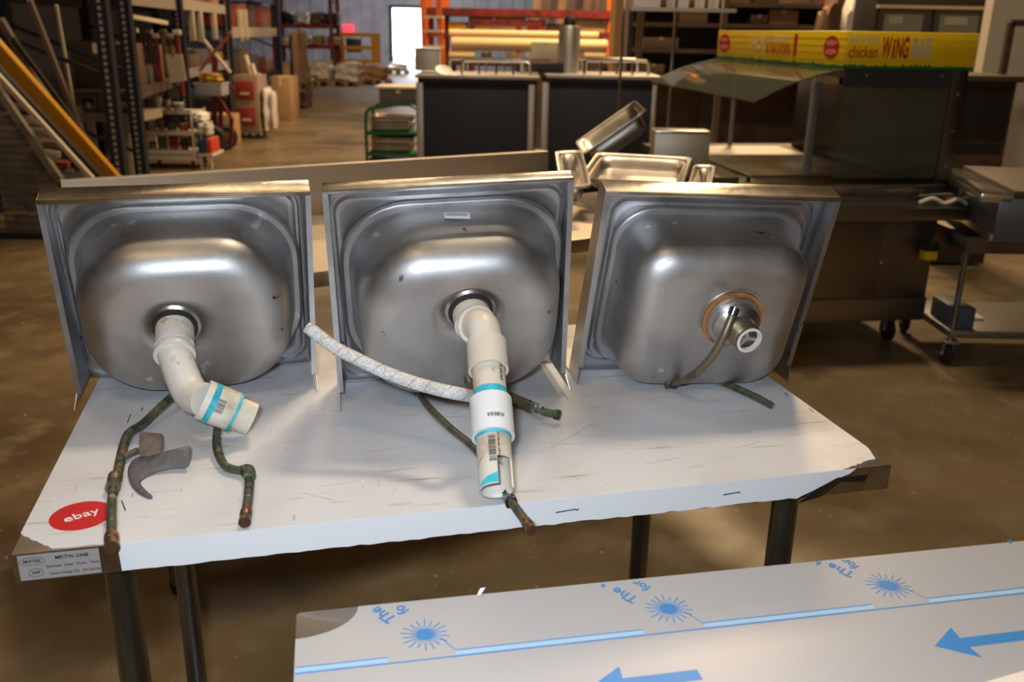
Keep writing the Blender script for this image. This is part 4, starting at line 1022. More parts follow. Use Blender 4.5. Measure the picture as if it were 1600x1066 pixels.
o2_ = solid('blue_grey_box', 'small blue-grey box on the lower shelf of the utility cart', 'box', MB().box(ul + .03, ul + .14, uy + .06, uy + .3, zl, zl + .10), tn((.10, .13, .18)), bevel=.004)
solid('white_card', 'white card on the lower shelf of the utility cart', 'card', MB().box(ul + .17, ul + .26, uy + .2, uy + .3, zl + .0, zl + .012), WHITE)
# second low table beyond cart (long dark edge)
# white partition at the right and its frame
PY = 8.6
a = px_x(1543, PY, 60)
struct(MB().box(a, a + 3.2, PY, PY + .15, 0, 3.4).build('wall_right_partition', WALLW))
o = root('steel_frame_stand', 'tall dark frame stand in front of the white partition at right edge', 'stand', (px_x(1577, 8, 100), 8, 0))
xa = px_x(1576, 8, 60); z_t = px_z(36, 8, 1590)
MB().bar((xa, 8, 0), (xa, 8, z_t), .05).build('post', BROWND, o); MB().bar((xa, 8, z_t), (xa + .9, 8, z_t), .05).build('top_bar', BROWND, o)
MB().bar((xa + .9, 8, 0), (xa + .9, 8, z_t), .05).build('post', BROWND, o)
# black display cooler above, far right
KY = 10.5
a, b, q0, q1 = rect(1368, 0, 1542, 48, KY)
o = root('display_cooler', 'tall black glass-door display cooler behind the yellow sign', 'cooler', ((a + b) / 2, KY + .3, 0))
MB().box(a, b, KY + .01, KY + .7, 0, q1 + .5).build('cooler_body', BLACK, o, bevel=.01)
for k in range(2):
    x_a = a + .06 + (b - a) / 2 * k; x_b = x_a + (b - a) / 2 - .12
    d_ = MB().box(x_a - .03, x_b + .03, KY - .02, KY + .009, .1, q1 - .10).build('door', BLACK, o)
    MB().box(x_a + .03, x_b - .03, KY - .024, KY - .0205, .2, px_z(23, KY, 1450)).build('door_glass', mat('cooler_glass', (.10, .12, .11), .15), d_)
    MB().box(x_a + .08, x_b - .25 + .1 * k, KY - .028, KY - .0245, px_z(38, KY, 1450), px_z(26, KY, 1450)).build('label_strip', tn((.25, .25, .22)), d_)
MB().box(a, b, KY - .06, KY + .01, px_z(14, KY, 1450), px_z(9, KY, 1450)).build('light_strip', tn((.45, .38, .25)), o)

# ------------------------------------------------------------------ rear middle: chrome shelf with white bins, rolls, racks
SY = 7.6
x_a, x_b = px_x(985, SY, 20), px_x(1150, SY, 20); z_s = px_z(14, SY, 1060)
o = root('chrome_shelf', 'chrome wire shelving unit with white bins above the serving bar', 'shelving', ((x_a + x_b) / 2, SY + .3, 0))
for x, y in ((x_a, SY + .5), (x_b, SY + .5), (px_x(1053, SY, 60), SY)):
    MB().tube([(x, y, 0), (x, y, z_s + .15)], .013, 8).build('post', CHROME, o)
for zz in (z_s, .35):
    mb = MB()
    for k in range(16): mb.bar((x_a, SY + .5 * k / 15, zz), (x_b, SY + .5 * k / 15, zz), .006)
    mb.build('wire_shelf', CHROME, o)
    MB().box(x_a, x_b, SY - .012, SY, zz - .02, zz + .01).build('shelf_edge', ZINC, o)
for i, (p0, p1, hh) in enumerate(((988, 1036, .16), (1050, 1080, .12), (1096, 1104, .2), (1118, 1126, .2))):
    xa_, xb_ = px_x(p0, SY, 5), px_x(p1, SY, 5)
    o = root('white_bin', ['long white bin at the left end of the chrome shelf', 'white tapered tub next to the chrome post', 'narrow white slanted tub on the chrome shelf', 'narrow white upright tub at the right of the chrome shelf'][i], 'bin', ((xa_ + xb_) / 2, SY + .1, z_s), 'white bins on the chrome shelf')
    T = Matrix.Translation(((xa_ + xb_) / 2, SY + .18, z_s + .010)); hw = (xb_ - xa_) / 2
    mb = MB(T); ls = [[Vector((x, y, z_)) for x, y in rr(0, 0, hw_, .14, .015, 3, 2)] for hw_, z_ in ((hw * .9, 0), (hw, hh), (hw + .008, hh), (hw + .008, hh - .012))]
    loops(mb, ls); mb.add(ls[0], [list(range(len(ls[0])))]); b_ = mb.build('bin_body', tn((.60, .58, .60)), o)
# timber post
ty_ = 11.5
xa_, xb_ = px_x(955, ty_, 60), px_x(978, ty_, 60)
o = root('timber_post', 'thick square timber post rising behind the navy counters', 'post', ((xa_ + xb_) / 2, ty_, 0))
MB().box(xa_, xb_, ty_, ty_ + .18, 0, 3.2).build('post_body', WOOD, o, bevel=.01)
MB().box(xa_ - .004, xa_ + .035, ty_ - .004, ty_ + .19, 0, 3.2).build('corner_guard', tn((.60, .38, .14)), o)
# kraft rolls on trestles
RY = 13.0
def roll(label, p0, p1, py, r, y):
    xa_, xb_ = px_x(p0, y, py), px_x(p1, y, py); z_ = px_z(py, y, (p0 + p1) / 2)
    o = root('paper_roll', label, 'roll', ((xa_ + xb_) / 2, y, z_ - r), 'kraft rolls stacked behind the counters')
    MB().lathe((xa_, y, z_), (1, 0, 0), [(r * .45, .0), (r, 0), (r, xb_ - xa_), (r * .45, xb_ - xa_)], 24).build('roll_body', PAPER, o)
    MB().lathe((xa_ + .01, y, z_), (1, 0, 0), [(r * .28, 0), (r * .46, 0), (r * .46, xb_ - xa_ - .02), (r * .28, xb_ - xa_ - .02)], 16).build('core', CARDD, o)
    return xa_, xb_, z_
r1 = roll('lower long kraft paper roll behind the rails', 706, 948, 70, .085, RY)
roll('upper long kraft paper roll behind the rails', 702, 935, 54.5, .055, RY + .02)
r3 = roll('short kraft roll at the bottom left of the roll stack', 702, 742, 87, .075, RY)
roll('short kraft roll at the bottom right of the roll stack', 912, 945, 87, .075, RY)
zr = px_z(87, RY, 820) - .075
o = root('roll_rack', 'dark rack carrying the kraft rolls', 'rack', ((r1[0] + r1[1]) / 2, RY, 0))
MB().box(r1[0] - .05, r1[1] + .05, RY - .3, RY + .4, zr - .06, zr).build('shelf', BROWND, o)
for x in (r1[0], r1[0] + .9, r1[1] - .9, r1[1]):
    for y in (RY - .25, RY + .35): MB().bar((x, y, 0), (x, y, zr - .06), .07).build('leg', BROWND, o)
for i, (p0, p1) in enumerate(((752, 768), (790, 815), (818, 829))):
    xa_, xb_ = px_x(p0, RY, 87), px_x(p1, RY, 87)
    carton(['dark carton under the rolls', 'brown carton under the rolls', 'grey carton under the rolls'][i], xa_, xb_, RY - .06, .2, zr + .001, zr + .11, (CARDD, CARD, ZINC)[i])
# red / orange pallet racks further back
def prack(label, pxs, Y, d, beams, pm, bm_, H=4.0, group=None, ladder=True):
    xs = [px_x(p, Y, 60) for p in pxs]
    o = root('pallet_rack', label, 'rack', (sum(xs) / len(xs), Y, 0), group)
    for x in xs:
        for y in (Y, Y + d): MB().box(x - .05, x + .05, y - .04, y + .04, 0, H).build('upright', pm, o)
        for k in range(6): MB().bar((x, Y, .3 + k * .6), (x, Y + d, .6 + k * .6), .03).build('brace', pm, o)
    for z_ in beams:
        for y in (Y, Y + d): MB().box(xs[0], xs[-1], y - .05, y - .01, z_ - .11, z_).build('beam', bm_, o)
        MB().box(xs[0], xs[-1], Y - .01, Y + d, z_ - .03, z_ - .002).build('shelf_deck', CARDD, o)
    return xs
zb1 = px_z(48, 15, 790)
xs = prack('red and orange pallet rack filled with timber behind the kraft rolls', (664, 690, 960), 15.0, 1.0, (zb1, px_z(14, 15, 790)), ORANGE, REDD)
rk = random.Random(11)
g_ = 'cartons and timber on the orange rack'
x = px_x(700, 15, 40)
n_ = 0
names = ['yellow carton', 'plain brown carton', 'tan carton', 'reddish carton', 'dark carton', 'pale wide carton', 'mustard carton', 'tall brown carton']
cols = [(.60, .38, .05), (.40, .24, .12), (.48, .32, .16), (.34, .08, .04), (.12, .08, .05), (.55, .42, .22), (.55, .35, .04), (.28, .16, .08)]
for k in range(8):
    w_ = .28 + .1 * (k % 3)
    if x + w_ > px_x(950, 15, 40): break
    carton(names[k] + ' on the orange rack beam', x, x + w_, 15.05, .5, zb1 + .001, zb1 + .12 + .05 * ((k * 3) % 4), tn(cols[k]), g_); x += w_ + .03
# red trestle in front of the rack
o = root('red_trestle', 'dark red steel trestle above the kraft rolls', 'trestle', (px_x(790, 13.6, 40), 13.6, 0))
xa_, xb_ = px_x(737, 13.6, 40), px_x(836, 13.6, 40); zq = px_z(34, 13.6, 790)
MB().box(xa_ - .02, xb_ + .1, 13.58, 13.66, zq - .05, zq + .02).build('top_bar', REDD, o)
for p in (737, 811, 836, 724): 
    x = px_x(p, 13.6, 40); MB().box(x - .04, x + .04, 13.55, 13.65, 0, zq - .05 if p != 724 else zq - .1).build('leg', REDD, o)
# leaning planks
pl_g = 'planks leaning against the rear rack'
for k in range(9):
    x = px_x(842 + k * 13, 17, 20)
    solid('leaning_plank', '%s plank leaning behind the counters, %s from the left' % (('warm brown', 'dark brown', 'blackish')[k % 3], ORD[k]), 'plank', MB().bar((x - .25, 16.6, 0), (x + .10, 16.95, 3.3), .12, .035, up=(0, 1, 0)), (WOOD, CARDD, BROWND)[k % 3], pl_g)
# orange step ladder
o = root('orange_ladder', 'orange folding step ladder beside the bright doorway', 'ladder', (px_x(675, 14, 60), 13, 0))
LY = 12.6
for p0, p1, yy in ((664, 660, 12.9), (693, 684, LY)):
    MB().bar((px_x(p0 + 3, yy, 110), yy, 0), (px_x(p1, yy, 5), yy, 2.1), .07, .04).build('rail', ORANGE, o)
for py in (26, 48, 72):
    z_ = px_z(py, LY, 680); MB().box(px_x(663, 12.75, py), px_x(692, LY, py), LY - .03, LY + .2, z_ - .02, z_ + .01).build('tread', CREAM, o)

# dark shelving wall behind right part with boxes
HY = 12.0
xs = [px_x(p, HY, 40) for p in (1000, 1130, 1290, 1380)]
o = root('dark_rack', 'dark storage rack stuffed with brown boxes behind the yellow sign', 'rack', ((xs[0] + xs[-1]) / 2, HY, 0))
for x in xs:
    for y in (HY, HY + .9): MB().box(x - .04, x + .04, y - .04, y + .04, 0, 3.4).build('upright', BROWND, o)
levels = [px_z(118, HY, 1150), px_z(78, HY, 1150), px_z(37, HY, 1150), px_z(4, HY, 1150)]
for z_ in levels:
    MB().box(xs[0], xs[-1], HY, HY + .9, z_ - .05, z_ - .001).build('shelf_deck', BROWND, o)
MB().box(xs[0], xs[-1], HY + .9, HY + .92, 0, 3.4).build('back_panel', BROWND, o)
rk = random.Random(4); x = xs[0] + .06; i = 0
adj = ['brown', 'dark brown', 'tan', 'reddish brown', 'chestnut', 'worn brown']
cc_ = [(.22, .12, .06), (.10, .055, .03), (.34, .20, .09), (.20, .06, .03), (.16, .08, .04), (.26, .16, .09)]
for li, z_ in enumerate(levels):
    x = xs[0] + .08; nn = 0
    while x < xs[-1] - .6:
        w_ = rk.uniform(.2, .5); h_ = rk.uniform(.10, .26)
        for xu in xs[1:-1]:
            if x - .06 < xu < x + w_ + .06: x = xu + .06
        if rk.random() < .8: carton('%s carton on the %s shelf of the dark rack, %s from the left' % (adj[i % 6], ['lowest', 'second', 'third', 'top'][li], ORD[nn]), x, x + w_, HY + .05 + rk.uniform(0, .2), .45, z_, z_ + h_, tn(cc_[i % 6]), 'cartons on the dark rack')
        x += w_ + .05; i += 1; nn += 1
# pale wrapped bark-like bundles on top
for k, p in enumerate((1303, 1338, 1373)):
    xa_ = px_x(p, 11.3, 20)
    bundle(['brown shrink-wrapped bundle left of the cooler', 'pale shrink-wrapped bundle left of the cooler', 'narrow wrapped bundle touching the cooler'][k], xa_ - .13, xa_ + .13, 11.3, .3, .0, 2.1, (CARDD, POLY, CARD)[k], k + 40, 'tall wrapped bundles beside the cooler')
# ------------------------------------------------------------------ far end: sacks, pallets, yellow lift
FY = 25.0
g_ = 'wrapped goods in front of the far wall'
rows = [((430, 96, 478, 138), 22, 'low sack bundle nearest the left racks', CARD), ((478, 94, 514, 134), 24, 'pale wrapped goods second from the racks', POLY), ((518, 96, 562, 134), 24, 'lumpy wrapped goods in the middle of the aisle end', POLY), ((564, 100, 604, 132), 25, 'tan wrapped goods under a white sheet', CARD), ((604, 98, 634, 116), 30, 'silver wrapped heap before the bright doorway', POLY)]
for i, ((a, t_, b, bo_), Y, lab, m) in enumerate(rows):
    Yb = G((a + b) / 2, bo_, 0).y; Yb = min(Yb, 38)
    x0_, x1_ = px_x(a, Yb, 120), px_x(b, Yb, 120); h_ = px_z(t_, Yb, (a + b) / 2)
    o = root('wooden_pallet', 'pallet under the %s' % lab, 'pallet', ((x0_ + x1_) / 2, Yb, 0), 'pallets at the far end')
    for k in range(5): MB().box(x0_ + (x1_ - x0_) * k / 5, x0_ + (x1_ - x0_) * (k + .8) / 5, Yb, Yb + 1.0, .10, .13).build('deck_board', WOOD, o)
    for k in range(3): MB().box(x0_ + (x1_ - x0_) * (k / 2) * .92, x0_ + (x1_ - x0_) * (k / 2) * .92 + .08, Yb, Yb + 1.0, 0, .10).build('bearer', WOOD, o)
    bundle(lab, x0_, x1_, Yb + .05, .95, .13, max(h_, .4), m, i, g_)
x0_, x1_ = px_x(562, 26, 100), px_x(606, 26, 110)
# left far shelf with goods (behind the racks' end)
Y = 27.5
xs = prack('red-beamed rack at the far left end of the aisle', (428, 518), Y, 1.1, (px_z(38, Y, 480), px_z(70, Y, 480), ), REDD, REDD, 3.4)
for k in range(4):
    x0_ = xs[0] + .15 + k * .42
    bundle(['dark bundle at the left on the far red rack', 'cream sack bundle on the far red rack', 'grey sack bundle on the far red rack', 'dark bundle at the right on the far red rack'][k], x0_, x0_ + .4, Y + .05, .7, px_z(38, Y, 480), px_z(38, Y, 480) + .35, (BLACK, POLY, CARDD, BLACK)[k], 60 + k, 'bundles on the far red rack')
    bundle(['lower left pale roll on the far red rack', 'lower second pale roll on the far red rack', 'lower third tan roll on the far red rack', 'lower right tan roll on the far red rack'][k], x0_, x0_ + .4, Y + .05, .7, px_z(70, Y, 480), px_z(70, Y, 480) + .25, (POLY, POLY, CARD, CARD)[k], 70 + k, 'rolls on the far red rack')
# yellow lift
Y = 29
a, b, q0, q1 = rect(526, 52, 584, 98, Y)
o = root('yellow_lift', 'yellow caged lift platform parked before the grey wall', 'lift', ((a + b) / 2, Y, 0))
for x in (a, b):
    for y in (Y, Y + .9): MB().box(x - .07, x + .07, y - .05, y + .05, .1, q1).build('post', YELLOWP, o)
for z_ in (q1 - .05, (q0 + q1) / 2, q0 + .02):
    for y in (Y, Y + .9): MB().box(a, b, y - .04, y + .04, z_ - .05, z_ + .06).build('rail', YELLOWP, o)
MB().box(a, b, Y, Y + .9, .12, q0).build('lift_base', ORANGE, o, bevel=.02)
MB().box(a + .25, b - .45, Y + .2, Y + .6, q0 + .3, q1 - .15).build('control_box', BLACK, o, bevel=.02)
for x in (a + .15, b - .15):
    MB().lathe((x - .08, Y + .1, .12), (1, 0, 0), [(0, 0), (.12, 0), (.12, .16), (0, .16)], 16).build('wheel', RUBBER, o)

# ------------------------------------------------------------------ left racks
def slots(x, y0, z0, z1, parent, m):
    mb = MB(); z_ = z0
    while z_ < z1: mb.box(x - .013, x + .013, y0 - .004, y0, z_, z_ + .030); z_ += .052
    b = mb.build('slot_column', m, parent); b['kind'] = 'stuff'
SLOT = mat('slot_metal', (.50, .46, .42), .4, .6)  # bright metal for the slot pieces on the uprights
LP = [(172, 7.6), (207, 8.4), (288, 11.0), (362, 14.5), (438, 19.5)]
LX = [(px_x(p, Y, 130), Y) for p, Y in LP]
def bay(label, i, j, beams, deck=1.0, mbeam=None, group='blue pallet racks along the aisle'):
    (xa, ya), (xb, yb) = LX[i], LX[j]
    o = root('pallet_rack', label, 'rack', ((xa + xb) / 2, (ya + yb) / 2, 0), group)
    for k, (x, y) in enumerate(((xa, ya), (xb, yb))):
        if k == 1 and j < 4: continue
        for dx_ in (0, -1.05):
            MB().box(x + dx_ - .055, x + dx_ + .055, y - .04, y + .04, 0, 4.4).build('upright', RACKB, o)
        if k == 0:
            slots(x, y - .041, .1, 4.2, o, SLOT)
        for q in range(5): MB().bar((x, y, .4 + .7 * q), (x - 1.05, y, .8 + .7 * q), .03).build('brace', RACKB, o)
    for bi, (z_, m_, th_) in enumerate(beams):
        MB().bar((xa, ya + .04, z_ - th_ / 2), (xb, yb - .12, z_ - th_ / 2), .05, th_).build('beam', m_, o)
        MB().bar((xa - 1.05, ya + .04, z_ - th_ / 2), (xb - 1.05, yb - .12, z_ - th_ / 2), .05, th_).build('beam', RACKB, o)
        MB().prism([(xa, ya, z_ - .03), (xb, yb - .12, z_ - .03), (xb - 1.05, yb - .12, z_ - .03), (xa - 1.05, ya, z_ - .03)], (0, 0, .028)).build('shelf_deck', BROWND, o)
    return o
BEAMG = mat('beam_grey', (.25, .21, .16), .5); CREAMD = mat('cream_beam', (.36, .30, .21), .5)
zt1 = px_z(2, 8.4, 190) + .02
b1 = bay('nearest blue pallet rack upright at the left', 0, 1, [])
b2 = bay('second blue pallet rack bay with hanging tools', 1, 2, [(1.83, BEAMG, .16), (.95, BROWND, .08)])
b3 = bay('third blue pallet rack bay with white topped beam', 2, 3, [(1.80, CREAMD, .12), (1.02, ZINC, .10)])
b4 = bay('fourth blue pallet rack bay with cream shelf edge', 3, 4, [(2.05, RACKB, .12), (1.50, CREAMD, .16), (.70, RACKB, .1)])
# cartons on the racks
def rowboxes(i, j, z_, n, hmin, hmax, seed, where, kinds, group, hand=None, d=.45):
    rn = random.Random(seed); (xa, ya), (xb, yb) = LX[i], LX[j]; L = math.hypot(xb - xa, yb - ya); f = .05
    for k in range(n):
        w_ = L * .86 / n; f0 = .08 + .86 * k / n; x = xa + (xb - xa) * f0; y = ya + (yb - ya) * f0; h_ = rn.uniform(hmin, hmax)
        kk = kinds[k % len(kinds)]
        x1_ = x - .12
        carton('%s box %s, %s from the near end' % (kk[0], where, ORD[k]), x1_ - d, x1_, y, w_ * .8, z_ + .001, z_ + h_, tn(kk[1]), group)
dk_ = [('dark brown', (.05, .03, .02)), ('brown', (.12, .07, .04)), ('grey', (.08, .075, .07)), ('dark red', (.12, .02, .015)), ('tan', (.22, .14, .07))]
rowboxes(1, 2, 1.83, 5, .2, .4, 1, 'on top of the second rack bay', dk_, 'boxes on the second rack bay')
rowboxes(1, 2, .95, 6, .15, .4, 2, 'low in the second rack bay', dk_, 'boxes low in the second rack bay')
rowboxes(2, 3, 1.80, 5, .2, .4, 3, 'on top of the third rack bay', [('dark red', (.22, .03, .02)), ('tan', (.40, .22, .10)), ('brown', (.18, .1, .06))], 'boxes on the third rack bay')
rowboxes(2, 3, 1.02, 5, .12, .3, 4, 'low in the third rack bay', dk_, 'boxes low in the third rack bay')
rowboxes(3, 4, 1.50, 5, .2, .45, 5, 'on the cream fourth bay deck', [('dark red', (.20, .03, .02)), ('orange brown', (.34, .14, .05)), ('brown', (.12, .07, .05))], 'boxes on the fourth rack bay')
rowboxes(3, 4, .70, 5, .2, .5, 6, 'low in the fourth rack bay', dk_, 'boxes low in the fourth rack bay')
rowboxes(3, 4, 2.05, 4, .3, .5, 7, 'atop the fourth rack bay', dk_, 'boxes on top of the fourth rack bay')
# hanging strips under the beam of the third bay
for k, p in enumerate((299, 312, 334, 375, 383)):
    (xq, yq), (xr, yr2) = (LX[2], LX[3]) if k < 3 else (LX[3], LX[4])
    Y = min((abs(proj_((xq + (xr - xq) * f / 60, yq + (yr2 - yq) * f / 60, 1.6))[0] - p), yq + (yr2 - yq) * f / 60) for f in range(3, 58))[1]
    x = px_x(p, Y, 40); z1_ = 1.68 if k < 3 else px_z(15, Y, p); z0_ = px_z((64, 66, 62, 64, 62)[k], Y, p)
    solid('hanging_strip', ['white strip hanging nearest the second upright', 'white strip hanging second from the upright', 'greyish strip hanging left of the red cross', 'first pale tube standing on the fourth bay', 'second pale tube standing on the fourth bay'][k], 'strip', MB().box(x - .04, x + .04, Y, Y + .03, z0_, z1_), CREAM, 'pale strips in the racks', bevel=.008)
# white fluorescent fixture in the second bay
Ya, Yb = 8.8, 10.2
p0, p1 = at(194, 24, Ya), at(259, 36, Yb)
solid('white_rail', 'long white rail under the second rack beam', 'rail', MB().bar(p0, p1, .05, .04), CREAM, bevel=.004)
# red cross-braced hand truck
Y = 11.9
o = root('red_hand_truck', 'red hand truck with crossed handles and black wheels at the racks', 'hand truck', (px_x(342, Y, 200), Y, 0))
c0 = at(337, 86, Y)
def rb(a, b, w_=.05, nm='tube', m=REDD): return MB().bar(at(*a, Y), at(*b, Y), w_, .03).build(nm, m, o)
rb((318, 62), (360, 114), .05, 'cross_bar', CREAM); rb((361, 50), (306, 118), .06, 'cross_bar', mat('worn_red', (.35, .10, .09), .5))
rb((336, 86), (334, 235), .07, 'frame_tube'); rb((340, 150), (362, 185), .05, 'frame_tube'); rb((362, 185), (360, 225), .05, 'frame_tube'); rb((345, 160), (344, 232), .05, 'frame_tube'); rb((334, 140), (366, 138), .05, 'frame_tube')
for p in (338, 352):
    x = px_x(p, Y, 232); 
    MB().lathe((x - .02, Y - .05 + (p - 338) * .01, .16), (.35, -1, 0), [(.07, -.04), (.13, -.05), (.16, -.03), (.16, .03), (.13, .05), (.07, .04)], 24).build('wheel', RUBBER, o)
MB().box(px_x(316, Y, 235), px_x(350, Y, 235), Y - .25, Y, .01, .03).build('toe_plate', REDD, o)
x0_, x1_, q0, q1 = rect(314, 180, 362, 228, Y + .35)
carton('tan carton standing behind the red hand truck', x0_, x1_, Y + .35, .4, .01, q1, CARD)
# cream tiered trolley with goods
Y = 10.2
xa, xb = px_x(216, Y, 200), px_x(300, Y, 200)
o = root('tiered_trolley', 'cream four-tier wire trolley full of small goods at the left racks', 'trolley', ((xa + xb) / 2, Y, 0))
tz = [px_z(p, Y, 250) for p in (175, 208, 238)] + [.12]
for x in (xa, xb):
    for y in (Y, Y + .45): MB().tube([(x, y, .10), (x, y, tz[0] + .02)], .014, 8).build('post', CREAM, o)
for z_ in tz:
    MB().box(xa, xb, Y - .01, Y + .46, z_ - .02, z_).build('shelf', CREAM, o); MB().box(xa, xb, Y - .014, Y - .01, z_ - .02, z_ + .03).build('shelf_lip', CREAM, o)
for x in (xa + .03, xb - .03):
    for y in (Y + .02, Y + .42): caster(Matrix.Identity(4), x, y, .10, .045, o)
rk = random.Random(9)
cl = [((.06, .05, .05), 'black'), ((.5, .48, .45), 'pale'), ((.25, .2, .15), 'brown'), ((.12, .12, .14), 'dark grey'), ((.4, .05, .04), 'red')]
for li, z_ in enumerate(tz[:3]):
    x = xa + .04; k = 0
    while x < xb - .12:
        w_ = rk.uniform(.07, .13); c_, nm = cl[(k + li) % 5]; h_ = rk.uniform(.07, .17)
        o2_ = root('supply_tub', '%s tub on the cream trolley %s tier, %s from the left' % (nm, ['top', 'second', 'third'][li], ['first', 'second', 'third', 'fourth', 'fifth', 'sixth'][k]), 'tub', (x + w_ / 2, Y + .2, z_), 'tubs on the cream trolley')
        MB().lathe((x + w_ / 2, Y + .15, z_ + .001), (0, 0, 1), [(0, 0), (w_ * .42, 0), (w_ * .48, h_), (0, h_)], 14).build('tub_body', tn(c_), o2_)
        MB().lathe((x + w_ / 2, Y + .15, z_ + .001 + h_), (0, 0, 1), [(0, 0), (w_ * .5, 0), (w_ * .5, .012), (0, .016)], 14).build('lid', tn((.5, .48, .45)) if k % 2 else BLACK, o2_)
        x += w_ + .02; k += 1
Z0 = tz[0]
a, b, q0, q1 = rect(290, 170, 304, 177, Y)
# spilling items on the right side of the trolley: blue, red, white boxes
YY = Y - .25
for i, ((p0, t_, p1, bo_), c_, lab) in enumerate((((286, 158, 304, 174), (.7, .66, .6), 'white folded cloth over the trolley corner'), ((290, 174, 310, 196), (.55, .45, .36), 'crumpled pale bag at the trolley'), ((294, 198, 310, 226), (.02, .05, .14), 'blue box at the trolley'), ((309, 204, 315, 226), (.55, .05, .02), 'narrow orange red box at the trolley'), ((302, 238, 314, 252), (.5, .01, .02), 'red drum under the trolley'))):
    a, b, q0, q1 = rect(p0, t_, p1, bo_, Y + .47)
bx = px_x(306, Y, 210)
solid('goods_stand', 'white slab stand at the right of the cream trolley', 'stand', MB().box(xb + .03, xb + .20, Y, Y + .4, px_z(240, Y, 300) - .03, px_z(240, Y, 300)).box(xb + .05, xb + .07, Y + .02, Y + .04, 0, px_z(240, Y, 300) - .03).box(xb + .16, xb + .18, Y + .02, Y + .04, 0, px_z(240, Y, 300) - .03), CREAM)
zz = px_z(240, Y, 300)
carton('blue box stacked beside the trolley', xb + .04, xb + .13, Y + .02, .3, zz + .001, zz + .19, tn((.02, .05, .14)))
carton('orange red box beside the blue box', xb + .135, xb + .185, Y + .02, .3, zz + .001, zz + .16, tn((.55, .05, .02)))
bundle('crumpled pale bag above the blue box', xb + .03, xb + .17, Y + .02, .25, zz + .192, zz + .34, POLY, 5)
bundle('white folded cloth topmost beside the trolley', xb + .01, xb + .13, Y + .02, .25, zz + .342, zz + .44, WHITE, 6)
# clipboard hanging, white jug
Yc = 9.6
q = [at(258, 85, Yc), at(284, 84, Yc), at(291, 126, Yc), at(267, 130, Yc)]
o = root('hanging_card', 'blank pale card hanging in the second rack bay', 'card', q[3])
MB().prism(q, (0, .012, 0)).build('card_board', tn((.55, .46, .36)), o)
MB().bar(at(270, 72, Yc), at(271, 88, Yc), .03, .02).build('clip', CHROME, o)
# tools hanging under the white rail
for k in range(7):
    p = 214 + k * 11; Yt = 9.9; t_ = 52 + (k * 7) % 13
    x = px_x(p, Yt, 90); z1_ = px_z(t_, Yt, p); z0_ = px_z(110 + (k * 13) % 40, Yt, p)
    o = root('hanging_tool', ['%s handled tool hanging %s from the left in the second bay' % (('red', 'brown', 'dark')[k % 3], ('first', 'second', 'third', 'fourth', 'fifth', 'sixth', 'seventh')[k])][0], 'tool', (x, Yt, z0_), 'tools hanging in the second rack bay')
    MB().tube([(x, Yt, z0_), (x, Yt, z1_)], .028, 8).build('handle', (REDD, CARDD, BROWND)[k % 3], o)
    MB().box(x - .04, x + .04, Yt - .02, Yt + .03, z1_, z1_ + .05).build('tool_head', (CREAM, BRASS, ZINC)[k % 3], o, bevel=.01)
o = solid('tool_bar', 'dark bar from which the tools hang', 'bar', MB().bar((px_x(208, 9.93, 60), 9.96, px_z(56, 9.9, 240)), (px_x(288, 9.93, 60), 9.96, px_z(56, 9.9, 240)), .03), BLACK)
# grey clear bin with red/yellow things
Y = 11.3
a, b, q0, q1 = rect(304, 130, 346, 150, Y)
o = root('grey_bin', 'translucent grey bin in the third rack bay', 'bin', ((a + b) / 2, Y, q0))
MB().box(a, b, Y, Y + .3, q0, q1).build('bin_body', tn((.32, .33, .38)), o, bevel=.01)
MB().box(a - .01, b + .01, Y - .01, Y + .31, q1 - .015, q1).build('rim', tn((.45, .45, .48)), o)
bundle('red and yellow rags heaped over the grey bin', a + .02, b - .02, Y + .03, .22, q1, q1 + .12, mat('rags', (.30, .05, .02), .7, 0, [((.35, .25, .03), 9, .45, .55)]), 77, name='rag_heap', cat='rags')
# red drawer cabinet and white sack
Y = 13.2
a, b, q0, q1 = rect(366, 118, 404, 200, Y)
o = root('red_cabinet', 'pale shelving cart with dark red drawers at the aisle edge', 'cabinet', ((a + b) / 2, Y, 0))
MB().box(a, b, Y, Y + .5, .08, q1).build('cabinet_body', tn((.30, .22, .16)), o, bevel=.006)
for k in range(2):
    z0_ = q0 + .04 + (q1 - q0) * .5 * k; d_ = MB().box(a + .03, b - .05, Y - .02, Y - .001, z0_, z0_ + (q1 - q0) * .34).build('drawer', tn((.30, .03, .03)), o, bevel=.004)
    MB().box(a + .1, b - .12, Y - .035, Y - .021, z0_ + .06, z0_ + .09).build('handle', CREAM, d_)
for x in (a + .06, b - .06):
    for y in (Y + .06, Y + .42): caster(Matrix.Identity(4), x, y, .085, .04, o)
a2_, b2_ = b + .005, px_x(424, Y, 150)
bundle('white sack hanging at the aisle side of the red drawer cabinet', a2_, b2_, Y + .05, .3, .12, px_z(136, Y, 415), POLY, 31, name='white_sack', cat='sack')
for k, (px, top) in enumerate(((400, 86), (406, 100), (411, 116))):
    x = px_x(px, Y + .1, 120)
    solid('paper_tube', ['tallest pale tube on the red drawer cabinet', 'middle pale tube on the red drawer cabinet', 'shortest pale tube on the red drawer cabinet'][k], 'tube', MB().lathe((x - .08, Y + .15, q1 + .001), (-.25, 0, 1), [(0, 0), (.035, 0), (.035, px_z(top, Y, px) - q1), (0, px_z(top, Y, px) - q1)], 14), CREAM, 'pale tubes on the drawer cabinet')
Y = 16.0
a, b, q0, q1 = rect(424, 120, 454, 172, Y)
carton('tall tan carton farther along the aisle', a, b, Y, .6, 0, q1, CARD)
a, b, q0, q1 = rect(455, 128, 478, 162, 18.5)
bundle('dark sack heap at the end of the racks', a, b, 18.5, .7, 0, q1, BROWND, 33)
bundle('stacked brown goods high at the end of the racks', px_x(446, 19.9, 60), px_x(472, 19.9, 60), 19.95, .5, 0, px_z(42, 19.9, 460), CARDD, 34)

